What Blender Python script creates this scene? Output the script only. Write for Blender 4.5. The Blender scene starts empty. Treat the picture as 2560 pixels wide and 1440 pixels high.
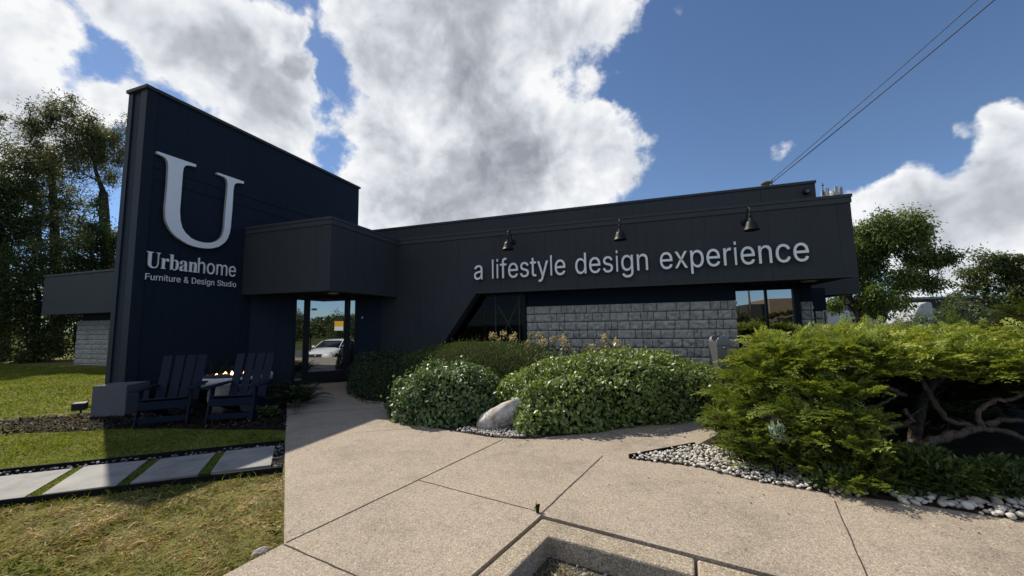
import bpy, math, random
import numpy as np
from mathutils import Vector, Matrix

rng = np.random.default_rng(7)
random.seed(7)
S = bpy.context.scene
COL = S.collection

# ------------------------------------------------------------------ camera
cam_d = bpy.data.cameras.new('camera')
cam_d.sensor_width = 36.0
cam_d.lens = 13.249
cam_d.clip_start = 0.05
cam_d.clip_end = 2000
cam = bpy.data.objects.new('camera', cam_d)
COL.objects.link(cam)
_yaw, _pit, _rol = map(math.radians, (18.348, 5.406, -0.934))
_f = Vector((-math.sin(_yaw)*math.cos(_pit), math.cos(_yaw)*math.cos(_pit), math.sin(_pit)))
_r = Vector((math.cos(_yaw), math.sin(_yaw), 0))
_u = _r.cross(_f)
_r2 = _r*math.cos(_rol)+_u*math.sin(_rol)
_u2 = -_r*math.sin(_rol)+_u*math.cos(_rol)
cam.matrix_world = Matrix(((_r2.x, _u2.x, -_f.x, 0), (_r2.y, _u2.y, -_f.y, 0), (_r2.z, _u2.z, -_f.z, 1.5), (0, 0, 0, 1)))
S.camera = cam

# ------------------------------------------------------------------ exposure
S.view_settings.view_transform = 'Standard'
S.view_settings.look = 'None'
S.view_settings.exposure = 0.6
S.view_settings.gamma = 1.0

# ------------------------------------------------------------------ sun and sky
SUN = Vector((-0.5985, 0.2680, 0.7550)).normalized()
sun_d = bpy.data.lights.new('sun', 'SUN')
sun_d.energy = 3.6
sun_d.angle = math.radians(0.5)
sun_d.color = (1.0, 0.915, 0.77)
sun = bpy.data.objects.new('sun', sun_d)
sun.rotation_euler = SUN.to_track_quat('Z', 'Y').to_euler()
sun.location = (-20, 10, 30)
COL.objects.link(sun)
# clouds: direction x, y, z, angular size, weight; unseen ones behind the camera added to light the facade
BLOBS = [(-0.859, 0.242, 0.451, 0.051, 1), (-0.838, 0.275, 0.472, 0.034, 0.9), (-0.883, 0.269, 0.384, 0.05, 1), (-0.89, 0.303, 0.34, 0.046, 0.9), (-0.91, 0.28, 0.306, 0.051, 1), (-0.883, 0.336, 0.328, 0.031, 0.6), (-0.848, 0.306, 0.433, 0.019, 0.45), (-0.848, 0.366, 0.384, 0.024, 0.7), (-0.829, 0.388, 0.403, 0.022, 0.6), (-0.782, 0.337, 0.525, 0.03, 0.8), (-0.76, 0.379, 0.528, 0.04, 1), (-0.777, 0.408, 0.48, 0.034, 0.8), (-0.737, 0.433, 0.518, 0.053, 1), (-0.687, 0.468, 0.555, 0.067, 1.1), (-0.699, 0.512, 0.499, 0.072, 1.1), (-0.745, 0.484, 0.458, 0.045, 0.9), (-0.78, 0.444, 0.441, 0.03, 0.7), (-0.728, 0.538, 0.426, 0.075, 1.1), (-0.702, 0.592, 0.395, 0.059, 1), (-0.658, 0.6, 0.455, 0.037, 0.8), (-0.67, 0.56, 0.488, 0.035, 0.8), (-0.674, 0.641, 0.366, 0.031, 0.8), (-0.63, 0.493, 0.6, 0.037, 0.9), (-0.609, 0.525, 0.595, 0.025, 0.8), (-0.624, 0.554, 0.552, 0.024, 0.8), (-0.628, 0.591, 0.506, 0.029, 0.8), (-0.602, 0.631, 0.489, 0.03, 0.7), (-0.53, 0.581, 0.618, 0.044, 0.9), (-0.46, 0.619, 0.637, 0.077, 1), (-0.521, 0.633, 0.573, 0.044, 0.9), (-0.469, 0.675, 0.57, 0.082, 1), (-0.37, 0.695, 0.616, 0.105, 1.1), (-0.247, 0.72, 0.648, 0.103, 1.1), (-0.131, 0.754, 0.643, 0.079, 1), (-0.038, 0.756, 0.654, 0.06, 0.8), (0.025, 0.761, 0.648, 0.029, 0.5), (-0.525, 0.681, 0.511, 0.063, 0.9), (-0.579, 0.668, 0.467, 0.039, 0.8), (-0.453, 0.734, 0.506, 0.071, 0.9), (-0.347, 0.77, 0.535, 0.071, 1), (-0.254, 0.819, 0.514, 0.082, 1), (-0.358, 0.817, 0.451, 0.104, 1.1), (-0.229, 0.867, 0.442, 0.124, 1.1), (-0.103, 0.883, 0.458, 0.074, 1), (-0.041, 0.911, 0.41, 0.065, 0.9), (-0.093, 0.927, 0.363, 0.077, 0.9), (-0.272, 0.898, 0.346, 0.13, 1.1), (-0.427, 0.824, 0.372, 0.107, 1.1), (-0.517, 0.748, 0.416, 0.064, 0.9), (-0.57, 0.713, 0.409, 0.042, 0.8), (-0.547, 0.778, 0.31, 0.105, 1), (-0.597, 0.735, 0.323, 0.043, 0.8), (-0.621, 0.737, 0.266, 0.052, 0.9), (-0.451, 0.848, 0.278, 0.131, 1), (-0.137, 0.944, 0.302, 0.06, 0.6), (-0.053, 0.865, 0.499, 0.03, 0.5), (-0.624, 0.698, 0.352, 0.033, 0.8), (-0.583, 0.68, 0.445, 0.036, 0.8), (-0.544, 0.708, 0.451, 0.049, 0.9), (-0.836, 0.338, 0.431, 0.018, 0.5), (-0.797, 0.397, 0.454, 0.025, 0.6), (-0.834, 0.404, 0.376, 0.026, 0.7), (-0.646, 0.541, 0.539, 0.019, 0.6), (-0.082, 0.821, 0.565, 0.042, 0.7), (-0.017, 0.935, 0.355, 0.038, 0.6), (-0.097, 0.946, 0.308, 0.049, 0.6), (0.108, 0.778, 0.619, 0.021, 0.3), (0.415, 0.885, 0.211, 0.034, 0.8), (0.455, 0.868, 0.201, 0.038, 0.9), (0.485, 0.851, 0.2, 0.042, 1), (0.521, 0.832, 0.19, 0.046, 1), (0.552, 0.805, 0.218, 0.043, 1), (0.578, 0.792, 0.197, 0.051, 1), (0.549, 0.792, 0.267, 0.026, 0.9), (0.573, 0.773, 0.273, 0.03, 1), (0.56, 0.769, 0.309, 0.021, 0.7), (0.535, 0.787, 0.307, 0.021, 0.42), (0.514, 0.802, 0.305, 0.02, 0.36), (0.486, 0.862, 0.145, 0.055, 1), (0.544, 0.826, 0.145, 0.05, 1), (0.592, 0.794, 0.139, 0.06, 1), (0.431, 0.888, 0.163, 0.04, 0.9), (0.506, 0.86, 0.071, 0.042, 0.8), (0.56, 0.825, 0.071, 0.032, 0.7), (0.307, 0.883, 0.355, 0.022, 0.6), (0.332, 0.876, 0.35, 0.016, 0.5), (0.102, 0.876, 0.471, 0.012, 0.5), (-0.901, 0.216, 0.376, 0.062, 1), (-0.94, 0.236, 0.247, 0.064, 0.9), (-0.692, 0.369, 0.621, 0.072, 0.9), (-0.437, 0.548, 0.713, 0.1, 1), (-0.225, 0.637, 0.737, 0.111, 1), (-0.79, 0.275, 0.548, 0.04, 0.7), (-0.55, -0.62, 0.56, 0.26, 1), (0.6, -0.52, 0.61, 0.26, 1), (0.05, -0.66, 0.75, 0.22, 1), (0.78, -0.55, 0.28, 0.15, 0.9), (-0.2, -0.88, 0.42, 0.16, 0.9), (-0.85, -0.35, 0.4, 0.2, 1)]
GREYS = [(-0.696, 0.475, 0.539, 0.068, 1), (-0.691, 0.54, 0.481, 0.075, 0.9), (-0.737, 0.546, 0.398, 0.077, 0.6), (-0.889, 0.277, 0.364, 0.042, 0.5), (-0.901, 0.296, 0.318, 0.038, 0.55), (-0.342, 0.698, 0.629, 0.136, 1), (-0.223, 0.728, 0.648, 0.095, 0.8), (-0.475, 0.64, 0.603, 0.058, 0.35), (-0.309, 0.854, 0.418, 0.145, 1), (-0.187, 0.899, 0.397, 0.117, 0.8), (-0.443, 0.832, 0.335, 0.119, 0.75), (-0.553, 0.787, 0.273, 0.078, 0.5), (-0.549, 0.685, 0.479, 0.04, 0.4), (0.537, 0.83, 0.153, 0.067, 0.8), (0.582, 0.796, 0.166, 0.046, 0.7), (0.572, 0.771, 0.279, 0.025, 0.6), (0.55, 0.797, 0.249, 0.032, 0.4), (-0.842, 0.277, 0.462, 0.023, 0.35), (-0.766, 0.401, 0.502, 0.028, 0.35)]
world = bpy.data.worlds.new('World')
S.world = world
world.use_nodes = True


class NT:
    """small helper to write node trees"""
    def __init__(self, tree):
        self.t = tree
        tree.nodes.clear()

    def n(self, kind, ins=None, **kw):
        nd = self.t.nodes.new(kind)
        for k, v in kw.items():
            setattr(nd, k, v)
        for k, v in (ins or {}).items():
            s = nd.inputs[k]
            if hasattr(v, 'is_output') or isinstance(v, bpy.types.NodeSocket):
                self.t.links.new(v, s)
            elif isinstance(v, bpy.types.Node):
                self.t.links.new(v.outputs[0], s)
            else:
                s.default_value = v
        return nd

    def m(self, op, a, b=None, c=None, clamp=False):
        nd = self.t.nodes.new('ShaderNodeMath')
        nd.operation = op
        nd.use_clamp = clamp
        for i, v in enumerate((a, b, c)):
            if v is None:
                continue
            if isinstance(v, (int, float)):
                nd.inputs[i].default_value = v
            else:
                self.t.links.new(v, nd.inputs[i])
        return nd.outputs[0]

    def mix(self, fac, a, b, kind='RGBA', blend='MIX'):
        nd = self.t.nodes.new('ShaderNodeMix')
        nd.data_type = kind
        if kind == 'RGBA':
            nd.blend_type = blend
        i0 = {'RGBA': 6, 'FLOAT': 2, 'VECTOR': 4}[kind]
        for i, v in ((0, fac), (i0, a), (i0+1, b)):
            if isinstance(v, (int, float)):
                nd.inputs[i].default_value = v
            elif isinstance(v, (tuple, list)):
                nd.inputs[i].default_value = (*v, 1) if len(v) == 3 and kind == 'RGBA' else v
            else:
                self.t.links.new(v, nd.inputs[i])
        return nd.outputs[{'RGBA': 2, 'FLOAT': 0, 'VECTOR': 1}[kind]]

    def ramp(self, fac, stops, interp='LINEAR'):
        nd = self.t.nodes.new('ShaderNodeValToRGB')
        cr = nd.color_ramp
        cr.interpolation = interp
        while len(cr.elements) > 1:
            cr.elements.remove(cr.elements[-1])
        for i, (p, c) in enumerate(stops):
            e = cr.elements[0] if i == 0 else cr.elements.new(p)
            e.position = p
            e.color = (*c, 1) if len(c) == 3 else c
        self.t.links.new(fac, nd.inputs[0])
        return nd.outputs[0]

    def sstep(self, x, lo, hi):
        nd = self.t.nodes.new('ShaderNodeMapRange')
        nd.interpolation_type = 'SMOOTHSTEP'
        nd.inputs[1].default_value = lo
        nd.inputs[2].default_value = hi
        self.t.links.new(x, nd.inputs[0])
        return nd.outputs[0]


def build_world():
    w = NT(world.node_tree)
    sky = w.n('ShaderNodeTexSky', sky_type='NISHITA', sun_disc=False)
    sky.sun_elevation = math.asin(SUN.z)
    sky.sun_rotation = math.atan2(SUN.x, SUN.y)
    sky.altitude = 0
    sky.air_density = 1.0
    sky.dust_density = 0.1
    sky.ozone_density = 2.2
    hs = w.n('ShaderNodeHueSaturation', {'Color': sky.outputs[0], 'Saturation': 1.1, 'Value': SKY_V, 'Hue': 0.505})
    tc = w.n('ShaderNodeTexCoord')
    d = tc.outputs['Generated']
    sep = w.n('ShaderNodeSeparateXYZ', {0: d})
    zc = w.m('MAXIMUM', w.m('ADD', sep.outputs[2], 0.22), 0.08)
    pl = w.n('ShaderNodeCombineXYZ', {0: w.m('DIVIDE', sep.outputs[0], zc), 1: w.m('DIVIDE', sep.outputs[1], zc), 2: w.m('MULTIPLY', sep.outputs[2], 1.3)}).outputs[0]

    wn = w.n('ShaderNodeTexNoise', {'Vector': d, 'Scale': 6.0, 'Detail': 5.0, 'Roughness': 0.6})
    wv = w.n('ShaderNodeVectorMath', {0: wn.outputs['Color'], 1: (0.5, 0.5, 0.5)}, operation='SUBTRACT')
    ws = w.n('ShaderNodeVectorMath', {0: wv.outputs[0], 3: 0.13}, operation='SCALE')
    wd = w.n('ShaderNodeVectorMath', {0: d, 1: ws.outputs[0]}, operation='ADD')
    dw = w.n('ShaderNodeVectorMath', {0: wd.outputs[0]}, operation='NORMALIZE').outputs[0]

    def field(items):
        tot = None
        for x, y, z, s, wt in items:
            dot = w.n('ShaderNodeVectorMath', {0: dw, 1: (x, y, z)}, operation='DOT_PRODUCT').outputs['Value']
            e = w.m('POWER', 2.71828, w.m('MULTIPLY_ADD', dot, 3.0/(s*s), -3.0/(s*s)))
            tot = w.m('MULTIPLY', e, wt**3) if tot is None else w.m('MULTIPLY_ADD', e, wt**3, tot)
        return w.m('POWER', tot, 1/3)

    big = w.n('ShaderNodeTexNoise', {'Vector': d, 'Scale': 6.5, 'Detail': 9.0, 'Roughness': 0.58, 'Distortion': 0.25})
    fine = w.n('ShaderNodeTexNoise', {'Vector': d, 'Scale': 17.0, 'Detail': 8.0, 'Roughness': 0.62, 'Distortion': 0.2})
    # the same noise a small step towards the sun gives lit and shaded flanks
    soft = w.n('ShaderNodeTexNoise', {'Vector': d, 'Scale': 7.0, 'Detail': 4.0, 'Roughness': 0.52, 'Distortion': 0.25})
    off = w.n('ShaderNodeVectorMath', {0: d, 1: tuple(SUN*0.022)}, operation='ADD')
    big2 = w.n('ShaderNodeTexNoise', {'Vector': off.outputs[0], 'Scale': 7.0, 'Detail': 4.0, 'Roughness': 0.52, 'Distortion': 0.25})
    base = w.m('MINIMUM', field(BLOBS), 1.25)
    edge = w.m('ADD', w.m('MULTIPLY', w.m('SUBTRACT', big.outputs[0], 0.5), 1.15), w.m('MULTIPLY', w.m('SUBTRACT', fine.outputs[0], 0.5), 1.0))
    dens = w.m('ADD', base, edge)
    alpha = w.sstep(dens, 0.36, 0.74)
    # thin rims glow, thick hearts go grey; soft billows inside
    body = w.m('ADD', base, w.m('ADD', w.m('MULTIPLY', w.m('SUBTRACT', soft.outputs[0], 0.5), 1.5), w.m('MULTIPLY', w.m('SUBTRACT', fine.outputs[0], 0.5), 0.35)))
    thick = w.sstep(body, 0.55, 1.30)
    grey = w.m('MINIMUM', field(GREYS), 1.0)
    flank = w.m('MULTIPLY', w.m('SUBTRACT', big2.outputs[0], soft.outputs[0]), 2.4)
    fl2 = w.m('MULTIPLY', w.m('SUBTRACT', fine.outputs[0], 0.5), 0.30)
    shade = w.m('ADD', w.m('ADD', w.m('MULTIPLY', thick, w.m('MULTIPLY_ADD', grey, 0.50, 0.20)), w.m('MULTIPLY', grey, 0.10)), w.m('ADD', flank, fl2), clamp=True)
    ccol = w.ramp(shade, [(0.0, (0.95, 0.96, 0.97)), (0.3, (0.74, 0.77, 0.82)), (0.62, (0.50, 0.53, 0.585)), (1.0, (0.31, 0.335, 0.38))])
    up = w.sstep(sep.outputs[2], -0.02, 0.05)
    low = w.sstep(sep.outputs[2], 0.38, -0.02)
    hz = w.mix(low, hs.outputs[0], w.mix(1.0, hs.outputs[0], (0.66, 0.88, 1.22), blend='MULTIPLY'))
    bg1 = w.n('ShaderNodeBackground', {'Color': hz, 'Strength': SKY_S})
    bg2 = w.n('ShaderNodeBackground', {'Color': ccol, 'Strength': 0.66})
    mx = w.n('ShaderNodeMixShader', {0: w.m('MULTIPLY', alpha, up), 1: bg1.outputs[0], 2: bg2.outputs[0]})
    w.n('ShaderNodeOutputWorld', {0: mx.outputs[0]})


SKY_V = 1.25
SKY_S = 0.055
build_world()
world.cycles.sampling_method = 'MANUAL'
world.cycles.sample_map_resolution = 512

# ------------------------------------------------------------------ materials
def material(name):
    m = bpy.data.materials.new(name)
    m.use_nodes = True
    return m, NT(m.node_tree)


def finish(t, color, rough=0.6, spec=0.5, bump=None, bstr=0.3, bdist=0.01, metal=0.0, extra=None):
    ins = {'Base Color': color, 'Roughness': rough, 'Specular IOR Level': spec, 'Metallic': metal}
    p = t.n('ShaderNodeBsdfPrincipled')
    for k, v in ins.items():
        if isinstance(v, (int, float)):
            p.inputs[k].default_value = v
        elif isinstance(v, (tuple, list)):
            p.inputs[k].default_value = (*v, 1)
        else:
            t.t.links.new(v, p.inputs[k])
    if bump is not None:
        b = t.n('ShaderNodeBump', {'Height': bump, 'Strength': bstr, 'Distance': bdist})
        t.t.links.new(b.outputs[0], p.inputs['Normal'])
    t.n('ShaderNodeOutputMaterial', {0: p.outputs[0]})
    return p


def noise(t, vec, scale, detail=4, rough=0.55, dist=0.0):
    return t.n('ShaderNodeTexNoise', {'Vector': vec, 'Scale': scale, 'Detail': detail, 'Roughness': rough, 'Distortion': dist}).outputs[0]


def plain(name, col, rough=0.6, spec=0.5, var=0.12, scale=6.0, metal=0.0, bump=0.0, bscale=60):
    m, t = material(name)
    o = t.n('ShaderNodeTexCoord').outputs['Object']
    n1 = noise(t, o, scale, 5)
    c = t.mix(n1, tuple(x*(1-var) for x in col), tuple(min(1, x*(1+var)) for x in col))
    finish(t, c, rough, spec, noise(t, o, bscale, 4) if bump else None, bump, 0.01, metal)
    return m


def siding(name, col, period=0.2, sheet=1.22):
    """painted grooved board siding: fine grooves, wider sheet joints"""
    m, t = material(name)
    tc = t.n('ShaderNodeTexCoord').outputs['Object']
    s = t.n('ShaderNodeSeparateXYZ', {0: tc})
    u = t.m('ADD', s.outputs[0], s.outputs[1])

    def groove(per, w):
        fr = t.m('FRACT', t.m('DIVIDE', t.m('ADD', u, 100.03), per))
        dd = t.m('ABSOLUTE', t.m('SUBTRACT', fr, 0.5))
        return t.sstep(dd, 0.5-w/per, 0.5)
    g = t.m('MAXIMUM', t.m('MULTIPLY', groove(period, 0.011), 0.5), groove(sheet, 0.012))
    st = t.n('ShaderNodeMapping', {'Vector': tc, 'Scale': (9, 9, 0.6)}).outputs[0]
    n1 = noise(t, st, 1.6, 6, 0.6)
    n2 = noise(t, tc, 0.7, 3)
    v = t.m('ADD', t.m('MULTIPLY', n1, 0.35), t.m('MULTIPLY', n2, 0.5))
    c = t.mix(v, tuple(x*0.66 for x in col), tuple(x*1.34 for x in col))
    c = t.mix(t.m('MULTIPLY', g, 0.25), c, tuple(x*0.35 for x in col))
    grain = noise(t, t.n('ShaderNodeMapping', {'Vector': tc, 'Scale': (60, 60, 4)}).outputs[0], 1.0, 3)
    h = t.m('SUBTRACT', t.m('MULTIPLY', grain, 0.12), g)
    finish(t, c, 0.6, 0.12, h, 0.8, 0.006)
    return m


M = {}
M['siding'] = siding('charcoal_siding', (0.049, 0.053, 0.060))
M['navy'] = siding('navy_siding', (0.014, 0.022, 0.037), 0.2)
M['trim'] = plain('charcoal_trim', (0.053, 0.057, 0.064), 0.5, 0.15)
M['navy_trim'] = plain('navy_trim', (0.015, 0.021, 0.031), 0.5, 0.12)
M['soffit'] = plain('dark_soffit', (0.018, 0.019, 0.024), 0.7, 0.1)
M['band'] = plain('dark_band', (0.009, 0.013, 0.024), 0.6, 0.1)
M['frame'] = plain('dark_frame', (0.006, 0.008, 0.012), 0.4, 0.18)
M['interior'] = plain('dark_interior', (0.006, 0.007, 0.009), 0.8, 0.1)
M['letter'] = plain('letter_white', (0.88, 0.87, 0.88), 0.4, 0.4, 0.04)
M['letter_edge'] = plain('letter_return', (0.42, 0.40, 0.38), 0.5, 0.4, 0.05)
M['lamp'] = plain('lamp_black', (0.009, 0.010, 0.013), 0.5, 0.22)
M['navy_wood'] = plain('navy_poly_lumber', (0.008, 0.014, 0.030), 0.55, 0.13)
M['steel'] = plain('brushed_steel', (0.34, 0.35, 0.37), 0.42, 0.5, 0.08, 3, 0.85)
M['dark_plastic'] = plain('dark_plastic', (0.012, 0.013, 0.014), 0.5, 0.25)
M['grey_cast'] = plain('grey_cast_stone', (0.12, 0.122, 0.135), 0.85, 0.1, 0.1, 8, 0, 0.15)
M['bowl'] = plain('white_bowl', (0.62, 0.63, 0.66), 0.55, 0.4, 0.06, 4)
M['pedestal'] = plain('bluegrey_pedestal', (0.22, 0.25, 0.29), 0.7, 0.3, 0.1)
M['lava'] = plain('lava_rock', (0.045, 0.05, 0.06), 0.85, 0.3, 0.4, 14)
M['white_paint'] = plain('white_vehicle_paint', (0.40, 0.41, 0.43), 0.75, 0.15, 0.03)
M['cream_paint'] = plain('white_car_paint', (0.75, 0.75, 0.73), 0.15, 0.6, 0.02)
M['tyre'] = plain('tyre_rubber', (0.012, 0.012, 0.013), 0.8, 0.3)
M['rim'] = plain('alloy_rim', (0.5, 0.5, 0.52), 0.3, 0.5, 0.05, 4, 0.8)
M['chrome'] = plain('bright_metal', (0.6, 0.6, 0.62), 0.2, 0.5, 0.05, 4, 0.9)
M['headlight'] = plain('headlight_lens', (0.55, 0.57, 0.6), 0.08, 0.8, 0.1)
M['amber'] = plain('amber_lens', (0.5, 0.16, 0.02), 0.3)
M['yellow'] = plain('yellow_sign', (0.75, 0.42, 0.03), 0.5)
M['white'] = plain('white_panel', (0.72, 0.74, 0.66), 0.6, 0.3, 0.05)
M['tan_brick'] = plain('tan_wall', (0.26, 0.185, 0.125), 0.85, 0.2, 0.15, 2)
M['brown_wall'] = plain('brown_wall', (0.05, 0.048, 0.046), 0.8, 0.2, 0.2, 2)
M['far_wall'] = plain('far_dark_wall', (0.030, 0.033, 0.040), 0.8, 0.2, 0.2, 0.5)
M['far_band'] = plain('far_pale_band', (0.17, 0.18, 0.20), 0.7)
M['wire'] = plain('black_cable', (0.02, 0.02, 0.022), 0.6)
M['pole_wood'] = plain('pole_wood', (0.10, 0.075, 0.05), 0.9)
M['rust'] = plain('weathered_vent', (0.16, 0.125, 0.10), 0.7, 0.3, 0.35, 12)
M['panel_white'] = plain('antenna_panel', (0.36, 0.37, 0.39), 0.5)
M['gold'] = plain('gold_marks', (0.22, 0.23, 0.13), 0.5)
M['roof'] = plain('roof_membrane', (0.09, 0.09, 0.095), 0.9)
M['edging'] = plain('black_edging', (0.007, 0.0075, 0.008), 0.7, 0.12)
M['sticker'] = plain('white_sticker', (0.6, 0.62, 0.63), 0.6)
M['sticker_ink'] = plain('dark_sticker_ink', (0.03, 0.05, 0.07), 0.6)
M['soffit_light'] = plain('soffit_light_lens', (0.45, 0.44, 0.4), 0.4)


def glass(name, refl=0.5, tint=(0.9, 0.95, 1.0), body=(0.004, 0.005, 0.007)):
    m, t = material(name)
    a = t.n('ShaderNodeBsdfDiffuse', {'Color': (*body, 1)})
    b = t.n('ShaderNodeBsdfGlossy', {'Color': (*tint, 1), 'Roughness': 0.004})
    mx = t.n('ShaderNodeMixShader', {0: refl, 1: a.outputs[0], 2: b.outputs[0]})
    t.n('ShaderNodeOutputMaterial', {0: mx.outputs[0]})
    return m


M['glass'] = glass('tinted_glass', 0.40)
M['glass_dim'] = glass('dark_tinted_glass', 0.12)
M['car_glass'] = glass('car_glass', 0.12)


def clear_glass(name):
    m, t = material(name)
    a = t.n('ShaderNodeBsdfTransparent', {'Color': (0.75, 0.8, 0.8, 1)})
    b = t.n('ShaderNodeBsdfGlossy', {'Color': (0.9, 0.95, 1, 1), 'Roughness': 0.004})
    mx = t.n('ShaderNodeMixShader', {0: 0.010, 1: a.outputs[0], 2: b.outputs[0]})
    t.n('ShaderNodeOutputMaterial', {0: mx.outputs[0]})
    return m


M['glass_clear'] = clear_glass('window_glass')


def flame_mat():
    m, t = material('flame')
    e = t.n('ShaderNodeEmission', {'Color': (1.0, 0.50, 0.20, 1), 'Strength': 5.0})
    t.n('ShaderNodeOutputMaterial', {0: e.outputs[0]})
    return m


M['flame'] = flame_mat()


def aggregate(name, cols, sc=118.0, stain=(0.9, 1.08)):
    """exposed aggregate concrete"""
    m, t = material(name)
    o = t.n('ShaderNodeTexCoord').outputs['Object']
    v = t.n('ShaderNodeTexVoronoi', {'Vector': o, 'Scale': sc, 'Randomness': 1.0})
    sp = t.n('ShaderNodeSeparateColor', {0: v.outputs['Color']})
    c = t.ramp(sp.outputs[0], cols)
    edge = t.sstep(v.outputs['Distance'], 0.25, 0.75)
    c = t.mix(t.m('MULTIPLY', edge, 0.35), c, cols[0][1])
    v2 = t.n('ShaderNodeTexVoronoi', {'Vector': o, 'Scale': sc*0.42, 'Randomness': 1.0})
    sp2 = t.n('ShaderNodeSeparateColor', {0: v2.outputs['Color']})
    big = t.m('MULTIPLY', t.m('GREATER_THAN', sp2.outputs[1], 0.93), t.m('LESS_THAN', v2.outputs['Distance'], 0.42))
    c = t.mix(t.m('MULTIPLY', big, 0.8), c, t.ramp(sp2.outputs[0], [(0, (0.12, 0.09, 0.07)), (0.5, (0.42, 0.32, 0.25)), (1, (0.62, 0.56, 0.49))]))
    n1 = noise(t, o, 1.1, 6, 0.62)
    n2 = noise(t, o, 7.0, 5, 0.6)
    k = t.m('ADD', t.m('MULTIPLY', n1, 0.7), t.m('MULTIPLY', n2, 0.3))
    c = t.mix(1.0, c, t.ramp(k, [(0.3, (stain[0]*0.70,)*3), (0.5, (0.95, 0.945, 0.935)), (0.72, (stain[1], stain[1]*0.985, stain[1]*0.96))]), blend='MULTIPLY')
    h = t.m('SUBTRACT', 1.0, v.outputs['Distance'])
    finish(t, c, 0.82, 0.25, h, 0.5, 0.004)
    return m


M['patio'] = aggregate('exposed_aggregate', [(0.0, (0.228, 0.185, 0.142)), (0.3, (0.342, 0.287, 0.228)), (0.75, (0.408, 0.352, 0.283)), (1.0, (0.515, 0.455, 0.38))])
M['kerb'] = aggregate('kerb_concrete', [(0.0, (0.21, 0.17, 0.12)), (0.4, (0.34, 0.28, 0.21)), (0.8, (0.42, 0.36, 0.28)), (1.0, (0.58, 0.53, 0.45))], 120, (0.75, 1.1))
M['joint'] = plain('joint_dirt', (0.062, 0.050, 0.040), 0.95, 0.1, 0.3, 20)
M['joint_soft'] = plain('joint_filled', (0.15, 0.12, 0.095), 0.95, 0.1, 0.3, 20)
M['asphalt'] = aggregate('old_asphalt', [(0.0, (0.045, 0.043, 0.04)), (0.5, (0.085, 0.082, 0.078)), (0.9, (0.14, 0.135, 0.13)), (1.0, (0.35, 0.34, 0.33))], 70)


def ground_mat(name, cols, scale=1.2, fine=40):
    m, t = material(name)
    o = t.n('ShaderNodeTexCoord').outputs['Object']
    a = noise(t, o, scale, 7, 0.6)
    b = noise(t, o, fine, 4, 0.7)
    k = t.m('ADD', t.m('MULTIPLY', a, 0.6), t.m('MULTIPLY', b, 0.4))
    finish(t, t.ramp(k, cols), 0.95, 0.1, b, 0.7, 0.03)
    return m


M['lawn'] = ground_mat('turf_soil', [(0.3, (0.06, 0.066, 0.018)), (0.5, (0.14, 0.145, 0.04)), (0.7, (0.24, 0.20, 0.085))])
M['ground'] = ground_mat('rough_ground', [(0.3, (0.03, 0.04, 0.012)), (0.5, (0.06, 0.072, 0.022)), (0.7, (0.11, 0.10, 0.05))], 0.15, 6)
M['mulch'] = ground_mat('dark_mulch', [(0.3, (0.008, 0.007, 0.006)), (0.55, (0.025, 0.02, 0.017)), (0.75, (0.06, 0.05, 0.042))], 6, 60)
M['soil'] = ground_mat('bed_soil', [(0.3, (0.02, 0.016, 0.012)), (0.6, (0.06, 0.05, 0.04)), (0.8, (0.10, 0.085, 0.07))], 5, 60)
M['turf_strip'] = ground_mat('turf_strip', [(0.3, (0.025, 0.045, 0.010)), (0.5, (0.055, 0.085, 0.018)), (0.7, (0.09, 0.12, 0.03))], 9, 120)


def leafmat(name, stops, rough=0.45, spec=0.4, trans=0.35, attr='tint'):
    """two-sided leaf: colour by leaf, glossy skin, light coming through"""
    m, t = material(name)
    a = t.n('ShaderNodeAttribute', attribute_name=attr)
    c = t.ramp(a.outputs['Fac'], stops)
    p = t.n('ShaderNodeBsdfPrincipled', {'Roughness': rough, 'Specular IOR Level': spec})
    t.t.links.new(c, p.inputs['Base Color'])
    hs = t.n('ShaderNodeHueSaturation', {'Color': c, 'Saturation': 1.15, 'Value': 1.25, 'Hue': 0.49})
    tr = t.n('ShaderNodeBsdfTranslucent', {'Color': hs.outputs[0]})
    mx = t.n('ShaderNodeMixShader', {0: trans, 1: p.outputs[0], 2: tr.outputs[0]})
    t.n('ShaderNodeOutputMaterial', {0: mx.outputs[0]})
    return m


M['leaf_bright'] = leafmat('broad_leaf_bright', [(0, (0.07, 0.12, 0.03)), (0.5, (0.17, 0.24, 0.055)), (0.88, (0.3, 0.36, 0.11)), (1, (0.42, 0.41, 0.17))], 0.46, 0.85, 0.34)
M['leaf_cool'] = leafmat('broad_leaf_cool', [(0, (0.05, 0.095, 0.03)), (0.5, (0.115, 0.18, 0.058)), (0.92, (0.2, 0.265, 0.1)), (1, (0.27, 0.14, 0.07))], 0.42, 0.75, 0.3)
M['leaf_dark'] = leafmat('small_leaf_dark', [(0, (0.014, 0.030, 0.013)), (0.6, (0.035, 0.065, 0.024)), (1, (0.06, 0.10, 0.035))], 0.45, 0.4, 0.2)
M['yew'] = leafmat('yew_needles', [(0, (0.032, 0.05, 0.013)), (0.6, (0.105, 0.14, 0.032)), (1, (0.2, 0.225, 0.06))], 0.5, 0.35, 0.2)
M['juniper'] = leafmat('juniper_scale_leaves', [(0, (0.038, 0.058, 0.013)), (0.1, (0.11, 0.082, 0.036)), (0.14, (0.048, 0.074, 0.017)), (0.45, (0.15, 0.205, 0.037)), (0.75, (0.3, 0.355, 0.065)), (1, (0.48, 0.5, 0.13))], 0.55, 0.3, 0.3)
M['tree_left'] = leafmat('willow_leaves', [(0, (0.055, 0.068, 0.028)), (0.6, (0.135, 0.15, 0.06)), (1, (0.27, 0.265, 0.11))], 0.5, 0.35, 0.42)
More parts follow.
